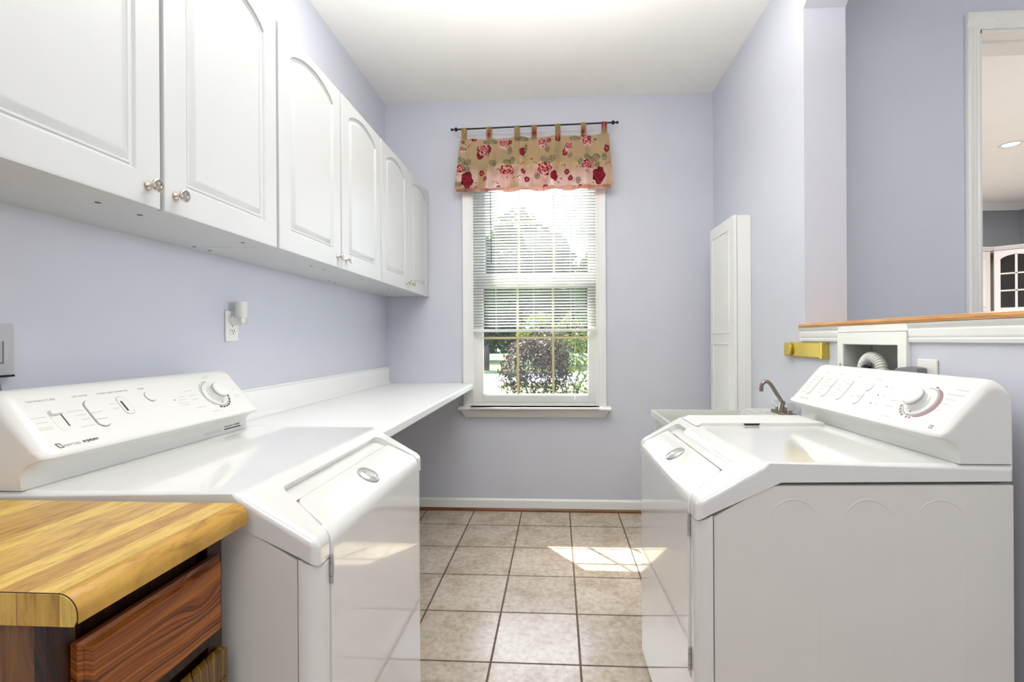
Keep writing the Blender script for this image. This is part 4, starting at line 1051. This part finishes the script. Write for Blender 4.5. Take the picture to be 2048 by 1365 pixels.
for i in range(121):
    t_ = i/120
    if t_ < .25: p = Vector((R+.022, 1.850, .975+(1.096-.975)*t_/.25))
    elif t_ < .75:
        a = pi*(t_-.25)/.5; p = Vector((R+.022-.02*(t_-.25), 1.850-.061*(1-cos(a)), 1.096+.061*sin(a)))
    else:
        k_ = (t_-.75)/.25; p = Vector((R+.012-.02*k_, 1.728-.020*k_, 1.096-.125*k_))
    hp.append(p)
rad = [.0185+.0022*sin(i*2*pi/4) for i in range(121)]
full = []; rr_ = []
for i in range(120):
    for k in range(3):
        full.append(hp[i].lerp(hp[i+1], k/3)); ph = (i*3+k)/8.0; rr_.append(.0198-.0062*abs(cos(ph*pi))**5)
tube(bm, full, rr_, 20)
tag(fin('drain_hose', bm, PLAS2, None, smooth=True), 'white corrugated drain hose looping inside the recessed plumbing box', 'hose')
bm = bmesh.new(); tube(bm, [(R+.004, 1.822, 1.04), (R+.002, 1.822, 1.095), (R+.001, 1.814, 1.118), (R+.001, 1.796, 1.126), (R+.001, 1.776, 1.122)], [.006, .007, .008, .007, .005], 8)
fin('hose_hook', bm, BLACK, wb, smooth=True)
ro = empty('wall_outlet', 'white outlet plate with a grey plug on the right wall behind the washer console', 'outlet')
bm = bmesh.new(); box(bm, R-.007, R-.0003, 1.465, 1.542, 1.048, 1.162, bev=.003, seg=3); fin('cover_plate', bm, PLAS2, ro, auto=40)
pg = empty('power_plug', 'grey angled power plug in the right wall outlet', 'plug')
bm = bmesh.new(); prism(bm, [(1.50, 1.118), (1.535, 1.114), (1.585, 1.108), (1.60, 1.113), (1.60, 1.126), (1.585, 1.132), (1.535, 1.139), (1.50, 1.136)], R-.036, R-.0075, 'x', bev=.003); fin('plug_body', bm, GREYP, pg, auto=40)
bm = bmesh.new(); tube(bm, [(R-.022, 1.59, 1.115), (R-.022, 1.61, 1.105), (R-.022, 1.62, 1.07), (R-.022, 1.62, .90)], .0045, 8); fin('cord', bm, GREYP, pg, smooth=True)

# ------------------------------------------------------------------ left wall fittings
def duplex(par, x, yc, zc, sgn):
    """outlet face"""
    bm = bmesh.new(); pr_ = [(yc+.0165*cos(t), zc+.0145*sin(t)) for t in [2*pi*i/20 for i in range(20)]]
    prism(bm, [(y, max(zc-.012, min(zc+.012, z))) for y, z in pr_], x, x+sgn*.0025, 'x'); f = fin('socket', bm, PLAS, par, auto=30)
    bm = bmesh.new()
    for y_ in (-.0065, .0065): box(bm, *sorted((x+sgn*.0020, x+sgn*.0030)), yc+y_-.0016, yc+y_+.0016, zc-.001, zc+.0085)
    lathe(bm, [(.0028, 0), (.0028, .001), (0, .001)], (x+sgn*.0022, yc, zc-.0065), (sgn, 0, 0), 10)
    fin('slot', bm, INK, f)
lo_ = empty('wall_outlet', 'white duplex outlet plate holding a night light on the left wall', 'outlet')
yc = 1.785
bm = bmesh.new(); box(bm, L+.0003, L+.007, yc-.036, yc+.036, 1.226, 1.342, bev=.0025, seg=3); fin('cover_plate', bm, PLAS, lo_, auto=40)
duplex(lo_, L+.007, yc, 1.262, 1)
bm = bmesh.new(); lathe(bm, [(.003, 0), (.003, .001), (0, .0012)], (L+.007, yc, 1.284), (1, 0, 0), 10); fin('screw', bm, INKM, lo_)
nl = empty('night_light', 'white cup-shaped plug-in night light above the left counter', 'night light')
bm = bmesh.new(); lathe(bm, [(.021, 0), (.021, .012), (.0195, .013), (.0195, .030), (.017, .045)], (L+.0075, yc, 1.307), (1, 0, 0), 24)
fin('plug_base', bm, PLAS2, nl, auto=40)
bm = bmesh.new(); lathe(bm, [(.0195, 0), (.0205, .010), (.0205, .040), (.0225, .058), (.0225, .060), (.0205, .060), (.0185, .04), (.0, .035)], (L+.042, yc, 1.316), (0, 0, 1), 28)
fin('cup_shade', bm, PLAS2, nl, auto=40)
bm = bmesh.new(); lathe(bm, [(0, 0), (.012, .001), (.019, .006), (.0195, .013), (.019, .026), (.0, .027)], (L+.042, yc, 1.2885), (0, 0, 1), 24)
tag(fin('lens', bm, ACR, nl, auto=40), 'clear lens')
do = empty('dryer_outlet', 'grey dryer receptacle cover at the left edge above the dryer console', 'outlet')
bm = bmesh.new(); box(bm, L+.0003, L+.012, .925, 1.034, 1.152, 1.268, bev=.002); fin('cover_plate', bm, LGREY, do)
B('plate_clip', (L+.0125, L+.018, .955, 1.030, 1.150, 1.1545), BLACK, do)
dp = empty('dryer_plug', 'octagonal grey dryer plug with a dark cord on the left wall', 'plug')
bm = bmesh.new(); oc_ = [(.965+.047*cos(pi/8+k*pi/4), 1.206+.040*sin(pi/8+k*pi/4)) for k in range(8)]
prism(bm, oc_, L+.0125, L+.030, 'x', bev=.002); fin('plug_body', bm, LGREY, dp, auto=30)
bm = bmesh.new()
for k in range(9): box(bm, L+.0300, L+.0312, .935+.0075*k, .938+.0075*k, 1.182, 1.230)
box(bm, L+.0299, L+.0305, .935, .998, 1.180, 1.184)
fin('grip_rib', bm, GREYP, dp)
bm = bmesh.new(); tube(bm, [(L+.022, .968, 1.165), (L+.024, .985, 1.14), (L+.024, .992, 1.10), (L+.023, .995, .95), (L+.022, .99, .6)], .009, 10); fin('cord', bm, GREYP, dp, smooth=True)

# ------------------------------------------------------------------ kitchen seen through the hall opening
kl = empty('recessed_light', 'round recessed can light in the kitchen ceiling', 'ceiling light', (4.06, 4.6, H))
bm = bmesh.new(); lathe(bm, [(.060, 0), (.083, -.001), (.085, -.004), (.082, -.006), (.064, -.005), (.060, .0)], (0, 0, 0), (0, 0, 1), 36); fin('trim_ring', bm, TRIM, kl, smooth=True)
e = N('lamp_glow'); e.b.inputs['Emission Color'].default_value = (1, .93, .82, 1); e.b.inputs['Emission Strength'].default_value = 2.2
bm = bmesh.new(); lathe(bm, [(.060, 0), (.058, -.002), (0, -.0025)], (0, 0, 0), (0, 0, 1), 32); fin('lamp', bm, e.m, kl)
KCAN.location.z = H-.012
kz0, kz1 = 1.53, 2.29
kc = empty('kitchen_cabinet', 'pale arched-door kitchen cabinet beyond the hall opening', 'cabinet')
bm = bmesh.new(); box(bm, 4.62, 5.384, 6.38, 6.6995, kz0, kz1); fin('body', bm, KCAB, kc)
for xa, xb in ((4.63, 4.995), (5.005, 5.366)):
    bm = bmesh.new(); box(bm, xa, xb, 6.358, 6.379, kz0+.006, kz1-.006, bev=.002)
    dk = fin('door', bm, KCAB, kc)
    def arch_o(o_): 
        a_, b_ = xa+.055+o_, xb-.055-o_; zs_ = kz1-.10-o_*.5
        return [(a_, kz0+.065+o_), (b_, kz0+.065+o_), (b_, zs_)]+[(b_+(a_-b_)*i/14, zs_+.04*sin(pi*i/14)**.7) for i in range(1, 14)]+[(a_, zs_)]
    bm = bmesh.new(); rs = [[bm.verts.new((p[0], y, p[1])) for p in arch_o(o_)] for o_, y in ((0, 6.3575), (.004, 6.352), (.012, 6.352), (.016, 6.356), (.028, 6.356))]
    for a, b in zip(rs, rs[1:]):
        for i in range(len(a)): bm.faces.new((a[i], a[(i+1) % len(a)], b[(i+1) % len(a)], b[i]))
    bm.faces.new(rs[-1]); bm.faces.new(rs[0][::-1]); fin('door_panel', bm, KCAB, dk)
# diagonal corner cabinet with a glazed door
kg = empty('corner_cabinet', 'pale diagonal kitchen corner cabinet with a glass-paned door', 'cabinet', (5.415, 6.37, 0)); kg.rotation_euler = (0, 0, radians(-45))
wD = .40
bm = bmesh.new(); c45 = cos(pi/4)
def loc45(x, y):  # world -> local of rotated empty
    dx, dy = x-5.415, y-6.37; a = radians(45); return (dx*cos(a)-dy*sin(a), dx*sin(a)+dy*cos(a))
op = [loc45(*p) for p in ((5.415, 6.37), (5.415+wD*c45, 6.37-wD*c45), (6.0195, 6.37-wD*c45), (6.0195, 6.6995), (5.415, 6.6995))]
prism(bm, op, kz0, kz0+.02, 'z'); prism(bm, op, kz1-.02, kz1, 'z'); ip = [loc45(*p) for p in ((5.60, 6.6995), (6.0195, 6.30), (6.0195, 6.6995))]; prism(bm, ip, kz0+.02, kz1-.02, 'z')
box(bm, 0, .035, 0, .02, kz0+.02, kz1-.02); box(bm, wD-.035, wD, 0, .02, kz0+.02, kz1-.02)
fin('body', bm, KCAB, kg)
bm = bmesh.new(); x0_, x1_ = .008, wD-.008; y_ = -.021; gx0, gx1, gz0, gz1 = .062, wD-.062, kz0+.052, kz1-.052
for dd in ((x0_, gx0, kz0+.006, kz1-.006), (gx1, x1_, kz0+.006, kz1-.006), (gx0, gx1, kz0+.006, gz0)): box(bm, dd[0], dd[1], y_, -.001, dd[2], dd[3])
top = [(gx0, kz1-.006), (gx0, gz1-.06)]+[(gx0+(gx1-gx0)*i/16, gz1-.06+.05*sin(pi*i/16)**.7) for i in range(1, 16)]+[(gx1, gz1-.06), (gx1, kz1-.006)]
prism(bm, top, y_, -.001, 'y')
xm = (gx0+gx1)/2; box(bm, xm-.011, xm+.011, y_, -.004, gz0, gz1)
for k in (1, 2): z_ = gz0+(gz1-gz0-.03)*k/3; box(bm, gx0, gx1, y_, -.0041, z_-.009, z_+.009)
dk = fin('door', bm, KCAB, kg)
bm = bmesh.new(); box(bm, gx0-.003, gx1+.003, -.012, -.009, gz0-.003, gz1+.01); fin('glass', bm, KGLD, dk)
bm = bmesh.new()
hd = [(0, 0), (-.010, 0), (-.016, .012), (-.034, .034), (-.036, .045), (0, .045)]
prism(bm, [(6.358+a, kz1+b) for a, b in hd], 4.62, 5.384, 'x'); fin('crown', bm, KCAB, kc)
bm = bmesh.new(); prism(bm, [(-.021+a, kz1+b) for a, b in hd], .004, wD+.012, 'x'); fin('crown', bm, KCAB, kg)

bpy.context.view_layer.update()
mw = kg.matrix_world.copy()
for o_ in [kg]+list(kg.children):
    for c_ in ([o_] if o_ is kg else [o_]):
        if c_.type == 'MESH': c_.data.transform(Matrix.Rotation(radians(-45), 4, 'Z'))
for c_ in [q_ for d_ in kg.children for q_ in d_.children]: c_.data.transform(Matrix.Rotation(radians(-45), 4, 'Z'))
kg.rotation_euler = (0, 0, 0)

# ------------------------------------------------------------------ outside
struct('ground', [(-60, 60, 3.9, 19.2, -.9, -.5), (-60, 60, 24.2, 90, -.9, -.5)], GRASS)
bpy.data.objects['ground']['label'] = 'sunlit lawn outside the window'
struct('driveway', [(-60, 60, 19.2, 24.2, -.9, -.495)], DRIVE)
def foliage(bm, c, rx, ry, rz, n, ls, fill=.55, flat=0):
    for _ in range(n):
        while True:
            p = Vector((random.uniform(-1, 1), random.uniform(-1, 1), random.uniform(-1, 1)))
            if p.length <= 1 and (p.length > fill or random.random() < .3): break
        q = Vector((c[0]+p.x*rx, c[1]+p.y*ry, c[2]+p.z*rz)); a = Vector((random.gauss(0, 1), random.gauss(0, 1), random.gauss(0, 1))).normalized(); b = a.cross(Vector((random.gauss(0, 1), random.gauss(0, 1), random.gauss(0, 1)))).normalized()
        l_ = ls*random.uniform(.6, 1.3); w_ = l_*.42
        bm.faces.new([bm.verts.new(v) for v in (q-a*l_, q-b*w_-a*l_*.1, q+a*l_, q+b*w_-a*l_*.1)])
def plant(name, label, cat, loc, crown, mat, trunk, ls, group=None):
    r = empty(name, label, cat, loc, group)
    bm = bmesh.new()
    for c in crown: foliage(bm, c[:3], c[3], c[4], c[5], c[6], ls)
    fin('foliage', bm, mat, r, recalc=False)
    bm = bmesh.new()
    for pts_, r0, r1 in trunk: tube(bm, pts_, [r0+(r1-r0)*i/(len(pts_)-1) for i in range(len(pts_))], 7)
    fin('trunk' if cat == 'tree' else 'stem', bm, BARK, r, smooth=True)
    return r
stems = [([(0.05*k, 0, 0), (.12*k, .02*k, .4), (.3*k, -.05*k, 1.0)], .03, .01) for k in (-2, -1, 1, 2)]
plant('plum_bush', 'plum-leaved bush just outside the window, centre of the lower panes', 'shrub', (-.48, 10.5, -.5), [(0, 0, 1.15, .78, .6, .66, 2600), (.30, .1, 1.45, .5, .4, .5, 900), (-.5, 0, .9, .35, .4, .4, 350), (.55, 0, .7, .35, .4, .4, 300)], LPU, stems, .045)
plant('yellow_green_shrub', 'yellow-green shrub behind the plum bush', 'shrub', (.35, 13.5, -.5), [(0, 0, 1.5, .55, .5, .95, 900), (-.9, 0, 1.9, .6, .5, .6, 600)], LYG, stems, .07)
plant('low_shrub', 'small leafy shrub low in the right-hand pane', 'shrub', (.75, 12.6, -.5), [(0, 0, .45, .4, .3, .42, 300)], LYG, stems[:1], .05)
def tree(loc, h, rx, mat, label, n=2600, ls=.28, low=.0, group='trees beyond the driveway'):
    cr = [(0, 0, low+(h-low)*.5, rx, rx*.8, (h-low)*.5, n), (rx*.4, 0, low+(h-low)*.35, rx*.7, rx*.5, (h-low)*.3, n//3), (-rx*.4, 0, low+(h-low)*.6, rx*.6, rx*.5, (h-low)*.3, n//3)]
    return plant('tree', label, 'tree', loc, cr, mat, [([(0, 0, 0), (.1, 0, h*.3), (0, 0, h*.7)], .22, .08)], ls, group)
tree((-4.0, 27, -.5), 7.5, 2.0, LDK, 'dark green tree on the left of the window view, its trunk showing by the driveway', 3200, .26, 1.3)
tree((-1.1, 33, -.5), 9.5, 2.8, LDK, 'broad dark tree in the middle of the window view', 6500, .3, .0)
tree((3.1, 27.5, -.5), 7.5, 2.0, LG, 'green tree at the right of the window view', 3200, .27, .8)
tree((-8.0, 40, -.5), 9, 3.6, LG, 'pale green tree farthest left beyond the driveway', 2400, .36, .0)
tree((6.5, 38, -.5), 11, 4, LDK, 'dark tree farthest right beyond the driveway', 2400, .4, .0)
plant('hedge', 'long dark hedge across the far side of the view, behind all the trees', 'hedge', (-2, 62, -.5), [(k*4.0, 0, 2.4, 3.2, 1.6, 3.2, 700) for k in range(-4, 5)], LG, [([(k*4.0, 0, 0), (k*4.0, 0, 1.5)], .15, .05) for k in (-2, 0, 2)], .5)
tree((-4.2, 52, -.5), 16, 3.8, LG, 'tall tree behind the left and middle trees', 5000, .4, .0)
bm = bmesh.new()
for i, (x_, y_, s_) in enumerate(((-.05, 9.6, .16), (.22, 9.5, .12), (.40, 9.6, .10))):
    pass
B('x', (0, .1, 0, .1, 0, .1), STONE)
bpy.data.objects.remove(bpy.data.objects['x'])
for i, (x_, y_, s_, lb) in enumerate(((.0, 11.6, .20, 'wide pale stone on the lawn at the foot of the plum bush'), (.56, 11.4, .11, 'small pale stone on the lawn right of the wide one'))):
    bm = bmesh.new(); bmesh.ops.create_icosphere(bm, subdivisions=3, radius=1)
    for v in bm.verts:
        k_ = 1+.12*(vn(v.co.x*2+i*5, v.co.y*2+v.co.z)-.5); v.co = Vector((v.co.x*s_*1.5*k_, v.co.y*s_*k_, max(-.1, v.co.z)*s_*.8*k_))
    tag(fin('garden_stone', bm, STONE, smooth=True, loc=(x_, y_, -.5+.04)), lb, 'stone')
